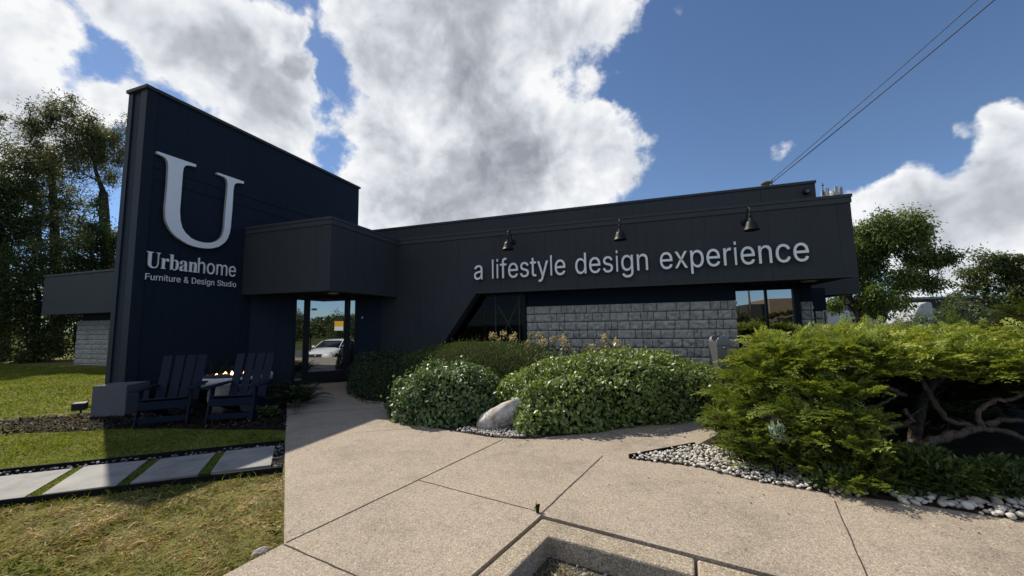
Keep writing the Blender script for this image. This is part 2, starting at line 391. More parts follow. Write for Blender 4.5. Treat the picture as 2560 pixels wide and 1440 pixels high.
M['tree_under'] = leafmat('understory_leaves', [(0, (0.036, 0.05, 0.017)), (0.7, (0.09, 0.118, 0.04)), (1, (0.22, 0.25, 0.06))], 0.5, 0.35, 0.4)
M['tree_right'] = leafmat('locust_leaves', [(0, (0.05, 0.082, 0.02)), (0.6, (0.125, 0.175, 0.04)), (1, (0.27, 0.29, 0.075))], 0.5, 0.35, 0.42)
M['bush'] = leafmat('grey_green_leaves', [(0, (0.054, 0.080, 0.041)), (0.6, (0.118, 0.160, 0.076)), (1, (0.218, 0.252, 0.118))], 0.5, 0.35, 0.3)
M['fern'] = leafmat('fern_fronds', [(0, (0.020, 0.034, 0.014)), (1, (0.055, 0.080, 0.030))], 0.5, 0.3, 0.25)
M['weed'] = leafmat('weed_leaves', [(0, (0.04, 0.07, 0.022)), (0.8, (0.095, 0.145, 0.04)), (1, (0.16, 0.19, 0.06))], 0.45, 0.4, 0.3)
M['sage'] = leafmat('silver_weed', [(0, (0.22, 0.30, 0.22)), (1, (0.42, 0.50, 0.40))], 0.5, 0.3, 0.25)
M['flower'] = leafmat('pale_flower_heads', [(0, (0.25, 0.24, 0.1)), (0.5, (0.52, 0.45, 0.22)), (0.85, (0.66, 0.56, 0.34)), (1, (0.6, 0.38, 0.26))], 0.7, 0.2, 0.35)
M['grass_near'] = leafmat('lawn_blades_dry', [(0, (0.07, 0.1, 0.018)), (0.28, (0.135, 0.15, 0.032)), (0.48, (0.24, 0.2, 0.07)), (0.72, (0.4, 0.31, 0.145)), (1, (0.66, 0.56, 0.34))], 0.6, 0.2, 0.35)
M['grass'] = leafmat('lawn_blades', [(0, (0.095, 0.135, 0.019)), (0.5, (0.2, 0.235, 0.038)), (0.85, (0.31, 0.32, 0.075)), (1, (0.46, 0.4, 0.17))], 0.55, 0.25, 0.4)
M['chip'] = leafmat('bark_chips', [(0, (0.010, 0.008, 0.007)), (0.7, (0.045, 0.035, 0.028)), (0.93, (0.12, 0.095, 0.075)), (1, (0.33, 0.29, 0.24))], 0.85, 0.2, 0.0)


def bark(name, a, b):
    m, t = material(name)
    o = t.n('ShaderNodeTexCoord').outputs['Object']
    s = t.n('ShaderNodeMapping', {'Vector': o, 'Scale': (18, 18, 4)}).outputs[0]
    n1 = noise(t, s, 1.5, 6, 0.65, 0.4)
    finish(t, t.ramp(n1, [(0.3, a), (0.7, b)]), 0.9, 0.15, n1, 0.9, 0.02)
    return m


M['bark'] = bark('grey_bark', (0.020, 0.018, 0.016), (0.075, 0.068, 0.06))
M['juniper_bark'] = bark('juniper_bark', (0.024, 0.020, 0.017), (0.15, 0.125, 0.105))


def stone(name, a, b, c, scale=6, tint=None):
    m, t = material(name)
    o = t.n('ShaderNodeTexCoord').outputs['Object']
    n1 = noise(t, o, scale, 7, 0.65, 0.3)
    n2 = noise(t, o, scale*8, 4)
    if tint:
        at = t.n('ShaderNodeAttribute', attribute_name='tint')
        base = t.ramp(at.outputs['Fac'], tint)
        col = t.mix(t.m('MULTIPLY', n1, 0.5), base, a)
    else:
        col = t.ramp(n1, [(0.3, a), (0.5, b), (0.7, c)])
    finish(t, col, 0.7, 0.3, t.m('ADD', n1, t.m('MULTIPLY', n2, 0.3)), 0.5, 0.02)
    return m


M['boulder'] = stone('pale_quartz_boulder', (0.16, 0.125, 0.095), (0.42, 0.38, 0.34), (0.66, 0.635, 0.61), 8)
M['tan_rock'] = stone('tan_rock', (0.16, 0.13, 0.10), (0.27, 0.23, 0.19), (0.36, 0.32, 0.27), 5)
M['pebble'] = stone('white_pebbles', (0.35, 0.31, 0.26), None, None, 20, [(0, (0.32, 0.29, 0.26)), (0.4, (0.56, 0.53, 0.48)), (0.85, (0.70, 0.68, 0.64)), (1, (0.42, 0.33, 0.25))])
M['dark_gravel'] = stone('dark_gravel', (0.03, 0.03, 0.035), None, None, 20, [(0, (0.05, 0.05, 0.055)), (0.6, (0.14, 0.14, 0.15)), (1, (0.42, 0.41, 0.40))])
M['block'] = stone('split_face_block', (0.225, 0.212, 0.19), (0.355, 0.337, 0.305), (0.47, 0.45, 0.415), 11)
M['slab'] = stone('porcelain_paver', (0.17, 0.168, 0.158), (0.245, 0.24, 0.226), (0.30, 0.294, 0.275), 3.2)
M['mortar'] = plain('dark_mortar', (0.10, 0.098, 0.094), 0.95, 0.1)


# ------------------------------------------------------------------ mesh helpers
class MB:
    """collects shapes and links them as one mesh object"""
    def __init__(self):
        self.v, self.f, self.sm, self.mi = [], [], [], []

    def add(self, vs, fs, smooth=False, mi=0):
        o = len(self.v)
        self.v += [tuple(p) for p in vs]
        self.f += [tuple(i+o for i in f) for f in fs]
        self.sm += [smooth]*len(fs)
        self.mi += [mi]*len(fs)
        return self

    def box(self, x0, x1, y0, y1, z0, z1, mi=0):
        vs = [(x, y, z) for z in (z0, z1) for y in (y0, y1) for x in (x0, x1)]
        return self.add(vs, [(0, 2, 3, 1), (4, 5, 7, 6), (0, 1, 5, 4), (2, 6, 7, 3), (0, 4, 6, 2), (1, 3, 7, 5)], False, mi)

    def obox(self, c, ax, ay, az, sx, sy, sz, mi=0):
        c, ax, ay, az = map(Vector, (c, ax, ay, az))
        vs = [c+ax*(sx/2*i)+ay*(sy/2*j)+az*(sz/2*k) for k in (-1, 1) for j in (-1, 1) for i in (-1, 1)]
        return self.add(vs, [(0, 2, 3, 1), (4, 5, 7, 6), (0, 1, 5, 4), (2, 6, 7, 3), (0, 4, 6, 2), (1, 3, 7, 5)], False, mi)

    def bar(self, a, b, w, h, up=(0, 0, 1), mi=0):
        """box beam from a to b"""
        a, b = Vector(a), Vector(b)
        d = (b-a)
        L = d.length
        d.normalize()
        s = d.cross(Vector(up))
        if s.length < 1e-4:
            s = Vector((1, 0, 0))
        s.normalize()
        u = s.cross(d)
        return self.obox((a+b)/2, s, d, u, w, L, h, mi)

    def prism(self, poly, z0, z1, mi=0, M4=None):
        """extruded polygon in xy, mapped by M4 if given"""
        n = len(poly)
        vs = [Vector((x, y, z0)) for x, y in poly]+[Vector((x, y, z1)) for x, y in poly]
        if M4 is not None:
            vs = [M4 @ p for p in vs]
        fs = [tuple(range(n))[::-1], tuple(range(n, 2*n))]+[(i, (i+1) % n, n+(i+1) % n, n+i) for i in range(n)]
        return self.add(vs, fs, False, mi)

    def tube(self, pts, r, n=8, mi=0, cap=True):
        pts = [Vector(p) for p in pts]
        rs = r if isinstance(r, (list, tuple)) else [r]*len(pts)
        vs, fs = [], []
        prev = None
        for i, p in enumerate(pts):
            d = (pts[min(i+1, len(pts)-1)]-pts[max(i-1, 0)]).normalized()
            if prev is None:
                s = d.cross(Vector((0, 0, 1)))
                if s.length < 0.05:
                    s = d.cross(Vector((1, 0, 0)))
            else:
                s = prev-d*prev.dot(d)
            s.normalize()
            prev = s
            t = d.cross(s)
            for k in range(n):
                a = 2*math.pi*k/n
                vs.append(p+s*(rs[i]*math.cos(a))+t*(rs[i]*math.sin(a)))
        for i in range(len(pts)-1):
            for k in range(n):
                a, b = i*n+k, i*n+(k+1) % n
                fs.append((a, b, b+n, a+n))
        if cap:
            fs.append(tuple(range(n))[::-1])
            fs.append(tuple(range((len(pts)-1)*n, len(pts)*n)))
        return self.add(vs, fs, True, mi)

    def lathe(self, prof, n=24, c=(0, 0, 0), mi=0, axis=None):
        """profile of (r, z) turned round the z axis (or a matrix)"""
        vs, fs = [], []
        for r, z in prof:
            for k in range(n):
                a = 2*math.pi*k/n
                p = Vector((r*math.cos(a), r*math.sin(a), z))
                if axis is not None:
                    p = axis @ p
                vs.append(p+Vector(c))
        for i in range(len(prof)-1):
            for k in range(n):
                a, b = i*n+k, i*n+(k+1) % n
                fs.append((a, b, b+n, a+n))
        if prof[0][0] > 1e-4:
            fs.append(tuple(range(n))[::-1])
        if prof[-1][0] > 1e-4:
            fs.append(tuple(range((len(prof)-1)*n, len(prof)*n)))
        return self.add(vs, fs, True, mi)

    def build(self, name, mat, parent=None, bevel=0.0, off=None):
        me = bpy.data.meshes.new(name)
        me.from_pydata([tuple(p) for p in self.v], [], self.f)
        me.polygons.foreach_set('use_smooth', self.sm)
        me.polygons.foreach_set('material_index', self.mi)
        for mm in (mat if isinstance(mat, list) else [mat]):
            me.materials.append(mm)
        me.update()
        o = bpy.data.objects.new(name, me)
        COL.objects.link(o)
        if parent is not None:
            o.parent = parent
            if off is None:
                off = root_loc(parent)
            me.transform(Matrix.Translation(-Vector(off)))
        if bevel:
            b = o.modifiers.new('bevel', 'BEVEL')
            b.width = bevel
            b.segments = 2
            b.limit_method = 'ANGLE'
        return o


def root_loc(o):
    p = Vector(o.location)
    while o.parent is not None:
        o = o.parent
        p += Vector(o.location)
    return p


def tag(o, label, cat, group=None, kind=None):
    if label:
        o['label'] = label
    if cat:
        o['category'] = cat
    if group:
        o['group'] = group
    if kind:
        o['kind'] = kind
    return o


def thing(name, label, cat, loc=(0, 0, 0), rz=0.0, group=None):
    o = bpy.data.objects.new(name, None)
    o.empty_display_size = 0.2
    o.location = loc
    o.rotation_euler = (0, 0, rz)
    COL.objects.link(o)
    return tag(o, label, cat, group)


def copy_tree(o, parent=None):
    c = o.copy()
    COL.objects.link(c)
    if parent is not None:
        c.parent = parent
    for ch in [x for x in o.children]:
        copy_tree(ch, c)
    return c


def struct(o):
    o['kind'] = 'structure'
    return o


def np_mesh(name, V, F, mat, parent=None, tint=None, smooth=False, kind=None, mi=None):
    """mesh from arrays: V (n,3), F (m,k)"""
    V = np.asarray(V, dtype=np.float32)
    F = np.asarray(F, dtype=np.int32)
    me = bpy.data.meshes.new(name)
    n, m, k = len(V), len(F), F.shape[1]
    off = np.zeros(3, dtype=np.float32)
    if parent is not None:
        off = np.array(root_loc(parent), dtype=np.float32)
    me.vertices.add(n)
    me.vertices.foreach_set('co', (V-off).ravel())
    me.loops.add(m*k)
    me.loops.foreach_set('vertex_index', F.ravel())
    me.polygons.add(m)
    me.polygons.foreach_set('loop_start', np.arange(0, m*k, k, dtype=np.int32))
    me.polygons.foreach_set('loop_total', np.full(m, k, dtype=np.int32))
    if smooth:
        me.polygons.foreach_set('use_smooth', np.ones(m, dtype=bool))
    for mm in (mat if isinstance(mat, list) else [mat]):
        me.materials.append(mm)
    if mi is not None:
        me.polygons.foreach_set('material_index', np.asarray(mi, dtype=np.int32))
    me.update(calc_edges=True)
    if tint is not None:
        a = me.attributes.new('tint', 'FLOAT', 'POINT')
        a.data.foreach_set('value', np.asarray(tint, dtype=np.float32))
    o = bpy.data.objects.new(name, me)
    COL.objects.link(o)
    if parent is not None:
        o.parent = parent
    if kind:
        o['kind'] = kind
    return o


def unit(a):
    return a/np.maximum(np.linalg.norm(a, axis=-1, keepdims=True), 1e-9)


def rand_dirs(n):
    return unit(rng.normal(size=(n, 3)))


def leaves(P, A, N, L, W, fold=0.18, base=False):
    """one folded four-point leaf per row: P root/centre, A axis, N face normal"""
    A = unit(A)
    Wd = unit(np.cross(N, A))
    Nn = np.cross(A, Wd)
    L = np.broadcast_to(np.asarray(L, float).reshape(-1, 1), (len(P), 1))
    W = np.broadcast_to(np.asarray(W, float).reshape(-1, 1), (len(P), 1))
    o = 0.0 if base else -0.5
    v0 = P+A*L*o
    v2 = P+A*L*(1+o)-Nn*L*0.12
    mid = P+A*L*(0.45+o)+Nn*W*fold
    V = np.stack([v0, mid+Wd*W*0.5, v2, mid-Wd*W*0.5], 1).reshape(-1, 3)
    F = np.arange(len(P)*4).reshape(-1, 4)
    return V, F


def in_poly(x, y, poly):
    r = np.zeros(len(x), bool)
    n = len(poly)
    for i in range(n):
        x0, y0 = poly[i]
        x1, y1 = poly[(i+1) % n]
        c = ((y0 > y) != (y1 > y)) & (x < (x1-x0)*(y-y0)/((y1-y0) if abs(y1-y0) > 1e-9 else 1e-9)+x0)
        r ^= c
    return r


def scatter(poly, n):
    xs = [p[0] for p in poly]
    ys = [p[1] for p in poly]
    x = rng.uniform(min(xs), max(xs), n)
    y = rng.uniform(min(ys), max(ys), n)
    k = in_poly(x, y, poly)
    return x[k], y[k]


def vnoise(x, y, s, seed=0):
    """cheap smooth value noise, 0..1"""
    r = np.random.default_rng(seed).random((64, 64))
    X, Y = x*s, y*s
    i, j = np.floor(X).astype(int), np.floor(Y).astype(int)
    fx, fy = X-i, Y-j
    fx, fy = fx*fx*(3-2*fx), fy*fy*(3-2*fy)
    g = lambda a, b: r[a % 64, b % 64]
    return (g(i, j)*(1-fx)+g(i+1, j)*fx)*(1-fy)+(g(i, j+1)*(1-fx)+g(i+1, j+1)*fx)*fy
SANS = {'&': [448, ['168,-5 188,-7 216,-6 256,2 288,13 304,22 328,41 364,1 432,0 435,3 367,87 385,115 397,143 405,179 408,215 407,223 404,224 352,224 350,223 345,179 338,155 328,135 323,139 222,263 221,267 258,295 293,327 304,341 314,359 322,383 324,403 321,427 318,439 305,463 288,483 264,500 240,509 220,513 180,513 160,509 136,500 112,483 92,459 83,443 79,431 75,403 79,367 87,343 94,331 134,275 88,237 62,211 51,195 38,167 34,135 35,115 39,95 46,75 59,55 76,36 92,23 124,6 148,-2', '188,46 164,49 152,53 140,59 124,70 107,91 100,111 97,131 100,151 110,175 137,203 168,228 172,229 185,215 291,87 288,82 272,71 248,58 224,50 196,46', '180,313 166,331 143,367 138,387 139,415 143,427 151,439 156,445 168,453 192,460 204,461 216,459 228,456 244,445 252,435 258,427 262,407 261,395 255,375 239,355 220,338 188,314 184,312']], 'D': [502, ['60,2 62,0 226,0 246,1 294,8 322,17 354,33 378,49 390,60 416,90 435,122 446,150 454,178 460,214 462,262 459,302 455,330 447,358 435,386 423,410 412,426 398,441 378,460 350,480 326,492 286,503 262,507 230,509 62,509 60,506', '126,58 125,62 125,450 130,452 226,452 270,447 298,438 314,431 334,418 350,403 368,382 379,362 386,342 395,306 399,266 398,226 392,186 388,170 380,150 367,126 354,111 330,89 318,81 302,73 282,66 262,61 226,57']], 'F': [410, ['60,2 62,0 122,0 125,2 125,218 126,220 342,221 345,222 346,226 346,274 342,278 130,278 126,279 125,282 125,450 130,452 198,452 366,452 369,454 369,506 366,509 62,509 60,506']], 'S': [447, ['192,-7 196,-8 236,-9 252,-8 276,-5 308,4 340,19 352,27 372,46 389,69 401,93 406,117 408,145 405,173 401,185 393,201 382,217 360,237 332,254 308,265 268,278 216,291 168,308 148,319 137,329 126,341 119,353 115,377 118,397 131,421 144,434 164,447 188,455 212,458 240,458 264,454 288,446 317,425 326,413 334,397 337,381 340,378 400,379 401,381 397,405 385,437 377,449 352,475 336,487 316,498 276,511 244,515 200,514 172,509 148,502 116,486 90,465 79,453 71,441 59,417 55,401 52,381 54,345 63,321 82,293 108,272 128,260 156,248 244,223 295,205 316,193 328,183 333,177 342,161 346,141 341,113 330,93 314,77 288,61 276,56 260,52 228,49 192,52 176,56 164,60 140,72 122,89 115,101 110,109 105,133 100,137 40,137 39,129 43,105 54,77 66,57 89,33 108,19 132,7 152,0']], 'a': [389, ['136,-7 152,-9 172,-8 196,-5 220,3 236,12 251,25 272,51 276,51 277,49 278,1 280,0 332,0 336,1 337,257 332,293 330,305 322,321 308,340 288,359 268,370 256,374 240,379 212,382 196,384 168,383 144,378 120,371 100,361 84,350 59,325 46,305 42,293 44,291 52,287 92,276 100,275 108,289 132,313 148,322 160,326 180,330 192,331 212,330 240,322 252,314 261,305 268,293 272,281 276,257 274,245 264,235 240,228 192,222 120,210 80,194 61,181 43,161 35,141 30,109 31,89 38,61 43,53 57,33 80,12 108,-1', '144,48 128,53 112,63 102,73 95,85 92,105 95,125 102,137 116,149 132,158 168,167 236,177 252,180 272,188 276,185 276,137 273,121 265,97 257,85 246,73 228,59 208,51 196,48 172,45']], 'c': [396, ['207,-8 182,-7 159,-2 137,6 117,16 98,30 82,46 68,64 56,85 46,108 40,133 36,159 34,187 36,216 40,243 46,268 56,291 68,312 82,330 98,346 117,360 137,371 159,378 182,383 207,384 234,383 260,377 284,368 305,356 324,341 340,322 353,301 362,277 303,262 290,289 270,311 242,325 207,330 189,329 173,325 158,319 145,310 134,300 124,287 115,274 108,258 103,242 99,224 97,206 96,187 97,169 99,151 103,134 108,117 115,102 124,89 134,76 145,66 158,57 173,51 189,48 207,46 243,52 271,66 292,89 304,117 363,102 354,78 341,56 325,37 306,21 285,9 261,-1 235,-6']], 'd': [424, ['195,-8 172,-7 151,-2 130,5 111,16 94,29 79,45 66,64 55,84 46,108 39,133 35,160 34,189 35,218 39,245 46,270 55,293 66,313 79,332 95,347 112,361 131,371 151,378 173,383 196,384 228,381 253,373 272,360 287,346 306,319 311,319 311,509 372,509 372,0 313,0 313,59 307,59 287,31 272,17 252,4 227,-5', '205,47 221,48 236,51 250,57 263,65 274,75 284,86 293,100 299,115 305,132 309,150 311,169 312,189 311,210 309,229 305,247 300,263 293,278 284,291 275,302 263,312 251,320 237,325 221,329 205,330 187,329 172,325 157,319 145,311 133,301 124,290 115,276 108,261 103,245 99,227 97,209 96,189 97,170 99,151 103,133 109,117 115,101 124,88 134,76 145,66 158,57 172,51 188,48']], 'e': [404, ['180,-6 200,-8 236,-7 276,2 296,10 308,17 324,29 338,42 352,62 364,90 348,95 308,104 304,101 296,87 286,74 272,62 264,57 240,49 216,46 184,49 152,60 136,72 119,90 110,106 103,126 98,150 97,166 100,169 368,169 371,174 371,202 369,234 364,258 357,282 342,314 330,330 308,350 296,360 272,372 252,379 224,384 180,383 160,379 136,371 116,360 100,348 82,330 66,310 55,290 39,242 35,214 35,158 47,106 55,86 67,66 78,50 96,32 116,16 140,5 164,-3', '100,221 98,222 98,226 99,242 107,266 112,274 124,292 144,312 164,323 176,327 200,330 232,327 260,316 278,298 286,290 298,270 305,246 308,222']], 'f': [254, ['81,2 84,0 140,0 142,2 143,326 144,327 224,327 228,330 228,374 227,378 224,379 144,379 142,382 142,422 146,446 156,461 176,471 196,474 216,472 224,468 227,470 241,514 242,518 240,522 236,523 224,527 188,530 160,527 136,520 116,507 106,498 96,486 86,466 83,454 81,382 80,380 8,379 7,378 6,330 8,327 76,327 80,326 81,322']], 'g': [425, ['207,-151 187,-150 168,-148 150,-144 134,-140 105,-127 82,-110 64,-91 51,-69 101,-41 122,-66 136,-78 154,-88 178,-95 207,-97 229,-96 249,-92 267,-85 282,-75 295,-62 304,-47 310,-28 311,-6 311,68 306,68 287,41 272,28 252,16 227,8 195,5 173,6 152,10 132,17 113,27 95,39 80,53 67,71 55,90 46,112 39,136 35,163 34,191 35,220 39,246 46,271 55,293 66,314 80,332 95,347 112,361 131,371 152,378 173,383 196,384 228,382 253,373 273,360 288,346 308,319 313,319 313,379 372,379 372,-9 371,-32 367,-54 360,-73 350,-90 338,-104 324,-117 308,-127 291,-136 271,-142 251,-147 229,-150', '205,59 222,60 237,63 251,68 264,75 285,95 300,121 305,137 309,154 312,172 312,193 312,212 309,231 305,248 300,264 293,278 285,291 275,303 264,312 251,320 237,325 222,329 205,330 188,329 172,325 158,320 145,312 134,302 124,290 115,277 109,262 103,246 99,229 97,212 96,193 97,173 99,155 103,138 109,123 124,96 145,76 158,68 172,63 188,60']], 'h': [410, ['114,227 114,0 53,0 53,509 114,509 114,287 102,287 112,312 124,332 137,349 152,362 169,372 187,379 207,383 227,384 246,383 264,380 280,376 295,369 309,360 321,349 332,336 341,321 348,304 353,285 356,264 357,240 357,0 296,0 296,235 295,256 290,275 283,291 273,304 260,315 246,323 229,328 210,329 184,326 161,317 141,303 126,283 117,257']], 'i': [167, ['53,0 53,379 114,379 114,0', '84,443 67,446 54,455 44,468 41,483 44,499 54,512 67,521 84,524 100,521 114,512 123,499 126,483 123,468 114,455 100,446']], 'l': [189, ['139,-2 119,-1 101,3 86,10 74,20 65,33 58,47 54,65 53,84 53,509 114,509 114,99 115,77 120,62 130,54 146,52 160,53 170,54 181,3 162,-1']], 'm': [610, ['53,0 53,379 112,379 112,295 108,295 118,323 132,346 151,363 172,376 195,384 219,386 239,385 257,380 273,372 287,361 299,347 309,331 316,314 321,295 312,295 322,321 337,343 357,361 381,375 407,383 437,386 453,385 468,383 483,378 497,372 510,364 522,354 532,342 541,328 548,313 553,296 556,276 557,255 557,0 496,0 496,254 494,273 490,289 483,302 473,313 447,326 419,330 395,328 374,320 358,307 345,290 338,270 335,247 335,0 274,0 274,260 269,288 253,311 229,326 199,330 178,328 158,320 140,307 126,289 117,266 114,238 114,0']], 'n': [410, ['114,227 114,0 53,0 53,379 112,379 112,287 102,287 112,312 124,332 137,349 152,362 169,372 187,379 207,383 227,384 246,383 264,380 280,376 295,369 309,360 321,349 332,336 341,321 348,304 353,285 356,264 357,240 357,0 296,0 296,235 295,256 290,275 283,291 273,304 260,315 246,323 229,328 210,329 184,326 161,317 141,303 126,283 117,257']], 'o': [415, ['207,-8 182,-7 159,-2 137,6 117,16 98,30 82,46 68,64 56,85 46,108 40,133 36,159 34,187 36,216 40,243 46,268 56,291 68,312 82,330 98,346 117,360 137,371 159,378 182,383 207,384 233,383 256,378 278,371 299,360 317,346 333,330 347,312 359,291 369,268 376,243 380,216 381,187 380,159 376,133 369,108 359,85 347,64 333,46 317,30 299,16 278,6 256,-2 233,-7', '207,46 226,48 242,51 257,57 270,66 282,76 292,89 300,102 307,117 312,134 316,151 318,169 319,187 318,206 316,224 312,242 307,258 300,274 292,287 282,300 270,310 257,319 242,325 226,329 207,330 189,329 173,325 158,319 145,310 134,300 124,287 115,274 108,258 103,242 99,224 97,206 96,187 97,169 99,151 103,134 108,117 115,102 124,89 134,76 145,66 158,57 173,51 189,48']], 'p': [424, ['53,-143 53,379 112,379 112,319 118,319 137,346 152,360 171,373 197,381 229,384 252,383 274,378 294,371 313,361 330,347 345,332 359,313 370,293 379,270 385,245 389,218 390,189 389,160 385,133 379,108 370,84 359,64 346,45 330,29 313,16 294,5 274,-2 252,-7 229,-8 198,-5 173,4 153,17 138,31 118,59 114,59 114,-143', '220,47 237,48 253,51 267,57 279,66 291,76 301,88 309,101 316,117 321,133 325,151 327,170 328,189 327,209 325,227 321,245 316,261 309,276 301,290 291,301 280,311 267,319 253,325 237,329 220,330 203,329 188,325 174,320 161,312 150,302 140,291 132,278 125,263 120,247 116,229 113,210 113,189 113,169 116,150 120,132 125,115 132,100 140,86 150,75 162,65 174,57 188,51 204,48']], 'r': [259, ['53,0 53,379 112,379 112,321 115,321 130,347 152,367 166,375 181,380 196,384 213,385 229,384 243,384 243,322 230,324 207,326 182,323 159,315 140,301 126,284 117,262 114,237 114,0']], 's': [365, ['182,-8 163,-7 145,-5 128,-2 112,3 98,10 84,18 72,27 62,38 53,50 45,63 40,78 36,94 94,107 105,79 124,60 150,49 181,45 200,46 217,50 232,55 244,62 262,81 268,103 265,121 254,136 237,147 212,155 149,170 125,177 104,186 87,196 72,208 61,222 53,237 48,255 47,274 48,290 51,305 57,319 65,332 75,343 87,354 100,363 115,370 131,377 149,381 167,384 187,384 206,384 223,381 239,378 254,372 279,358 299,339 314,316 324,290 268,277 258,298 243,316 219,328 187,333 156,329 131,317 114,299 109,277 112,258 124,243 144,232 172,223 229,209 254,202 275,194 292,183 306,171 317,158 325,142 330,125 331,107 330,90 326,75 321,61 312,47 302,35 290,24 276,15 260,6 242,0 223,-5 203,-7']], 't': [227, ['141,-2 160,-4 192,-3 211,2 212,6 205,42 200,54 172,50 148,54 136,62 131,70 127,82 126,94 127,326 128,327 200,327 204,330 204,374 203,378 200,379 128,379 126,382 126,438 126,466 124,471 68,471 66,470 65,382 60,379 8,379 6,374 6,330 8,327 60,327 64,326 65,90 67,70 71,54 78,38 92,21 108,9 128,1']], 'u': [410, ['182,-5 164,-4 146,-1 130,4 115,11 101,20 89,31 78,44 69,59 62,76 57,95 54,116 53,139 53,379 114,379 114,144 115,123 119,105 127,89 137,75 150,64 164,56 181,52 200,50 226,53 249,62 268,77 283,97 293,122 296,153 296,379 357,379 357,0 298,0 298,92 307,92 297,67 286,47 272,30 257,17 240,7 222,0 203,-4']], 'x': [379, ['21,0 171,218 171,171 29,379 100,379 147,306 179,253 207,206 175,206 202,253 233,306 282,379 352,379 209,169 209,214 358,0 287,0 231,85 200,136 173,182 205,182 178,136 148,85 91,0']], 'y': [389, ['47,-139 61,-86 71,-87 88,-90 104,-89 118,-84 130,-74 141,-58 151,-36 163,-1 17,379 84,379 165,155 187,87 206,21 184,21 202,87 224,155 305,379 371,379 204,-58 191,-85 177,-107 159,-124 139,-136 117,-143 91,-145 65,-143']]}
SERIF = {'U': [0, ['248,-13 205,-10 168,-2 138,10 114,29 96,52 83,81 76,115 73,155 73,379 70,406 61,424 43,434 15,439 15,455 240,455 240,439 202,432 192,425 185,415 181,379 181,140 182,112 186,88 193,68 203,51 216,39 232,29 252,24 275,22 326,31 363,56 385,99 392,159 392,378 389,406 379,423 360,433 328,439 328,455 474,455 474,439 448,432 433,421 425,404 422,378 422,181 420,133 412,92 398,58 380,32 356,13 325,-2 290,-10']], 'r': [0, ['18,0 18,16 35,19 45,26 51,37 52,56 52,252 51,273 46,285 37,291 20,293 21,310 146,310 146,252 155,267 165,280 176,292 187,301 210,314 233,318 258,315 275,304 286,287 289,266 287,248 278,234 265,225 248,222 233,224 222,231 207,250 199,257 189,260 175,255 162,241 152,220 149,192 149,56 152,37 159,25 173,19 197,16 197,0']], 'b': [0, ['43,-11 43,388 41,414 37,428 26,436 8,439 8,455 138,455 138,279 156,296 175,308 197,316 221,318 238,317 254,313 270,307 284,299 297,288 308,276 318,261 326,245 333,227 338,208 341,188 342,166 341,141 337,118 331,96 323,75 312,56 300,40 286,25 270,13 252,3 233,-4 213,-9 192,-10 170,-8 148,-1 126,11 105,28 53,-11', '183,14 199,16 213,23 224,34 232,49 238,70 242,95 244,125 245,160 244,189 242,213 237,234 231,251 212,273 184,280 169,277 155,270 144,257 138,242 138,69 141,45 149,28 163,18']], 'a': [0, ['255,-10 232,-7 216,1 205,15 200,35 176,16 151,2 124,-6 95,-9 64,-4 40,11 25,34 20,63 23,84 31,104 45,121 63,136 88,150 119,164 156,177 199,190 199,241 196,266 187,282 171,292 148,296 115,290 104,274 113,257 121,243 123,231 120,215 110,202 95,194 77,191 59,194 45,203 36,218 33,236 37,259 49,278 69,295 95,308 110,312 126,316 143,318 162,318 195,317 223,312 246,304 263,292 276,277 285,259 291,236 293,210 293,62 295,40 298,36 304,34 320,42 329,28 312,11 294,-1 275,-8', '151,34 174,41 187,50 199,63 199,169 164,157 138,139 123,114 118,84 120,62 126,46 137,37']], 'n': [0, ['18,0 18,16 35,19 45,26 51,37 52,56 52,253 51,271 46,284 36,291 19,294 19,310 148,310 148,267 168,290 190,306 215,315 243,318 281,312 309,292 325,258 330,212 330,56 332,38 337,26 347,19 363,16 363,0 202,0 202,16 207,16 228,26 235,56 235,217 234,241 229,258 219,268 203,271 188,269 173,262 160,251 148,235 148,56 149,38 154,26 164,19 180,16 180,0']]}
# ------------------------------------------------------------------ the setting
def sheet(name, poly, z, mat):
    b = MB()
    b.add([(x, y, z) for x, y in poly], [tuple(range(len(poly)))])
    return struct(b.build(name, mat))


sheet('ground', [(-600, -600), (600, -600), (600, 600), (-600, 600)], -0.9, M['ground'])
b = MB()
rows = [(3.4, -0.14), (1.6, -0.15), (0.2, -0.36), (-1.5, -0.74), (-5.0, -0.82), (-15.0, -0.86)]
for i in range(len(rows)-1):
    (y0, z0), (y1, z1) = rows[i], rows[i+1]
    b.add([(-40, y0, z0), (40, y0, z0), (40, y1, z1), (-40, y1, z1)], [(0, 3, 2, 1)])
struct(b.build('car_park', M['asphalt']))

b = MB()
lawn_poly = [(-90, -0.5), (-2.75, -0.5), (-2.45, 2.0), (-1.9, 2.5), (-4.2, 5.0), (-6.6, 9.0), (-6.6, 9.4), (-9.5, 9.5), (-9.5, 60), (-90, 60)]
b.prism(lawn_poly, -0.95, -0.025)
struct(b.build('lawn', M['lawn']))

# patio slab with its joints
b = MB()
b.prism([(-2.9, 0.3), (-2.55, 1.2), (-2.47, 1.76), (-2.435, 2.0), (-2.41, 2.13), (-4.26, 3.725), (-5.74, 5.02), (-8.36, 7.31),
         (-8.75, 7.75), (-6.5, 9.15), (-6.4, 9.3), (9, 9.3), (9, 1.11), (-0.79, 3.02), (-1.55, 0.3)], -0.45, 0.0)


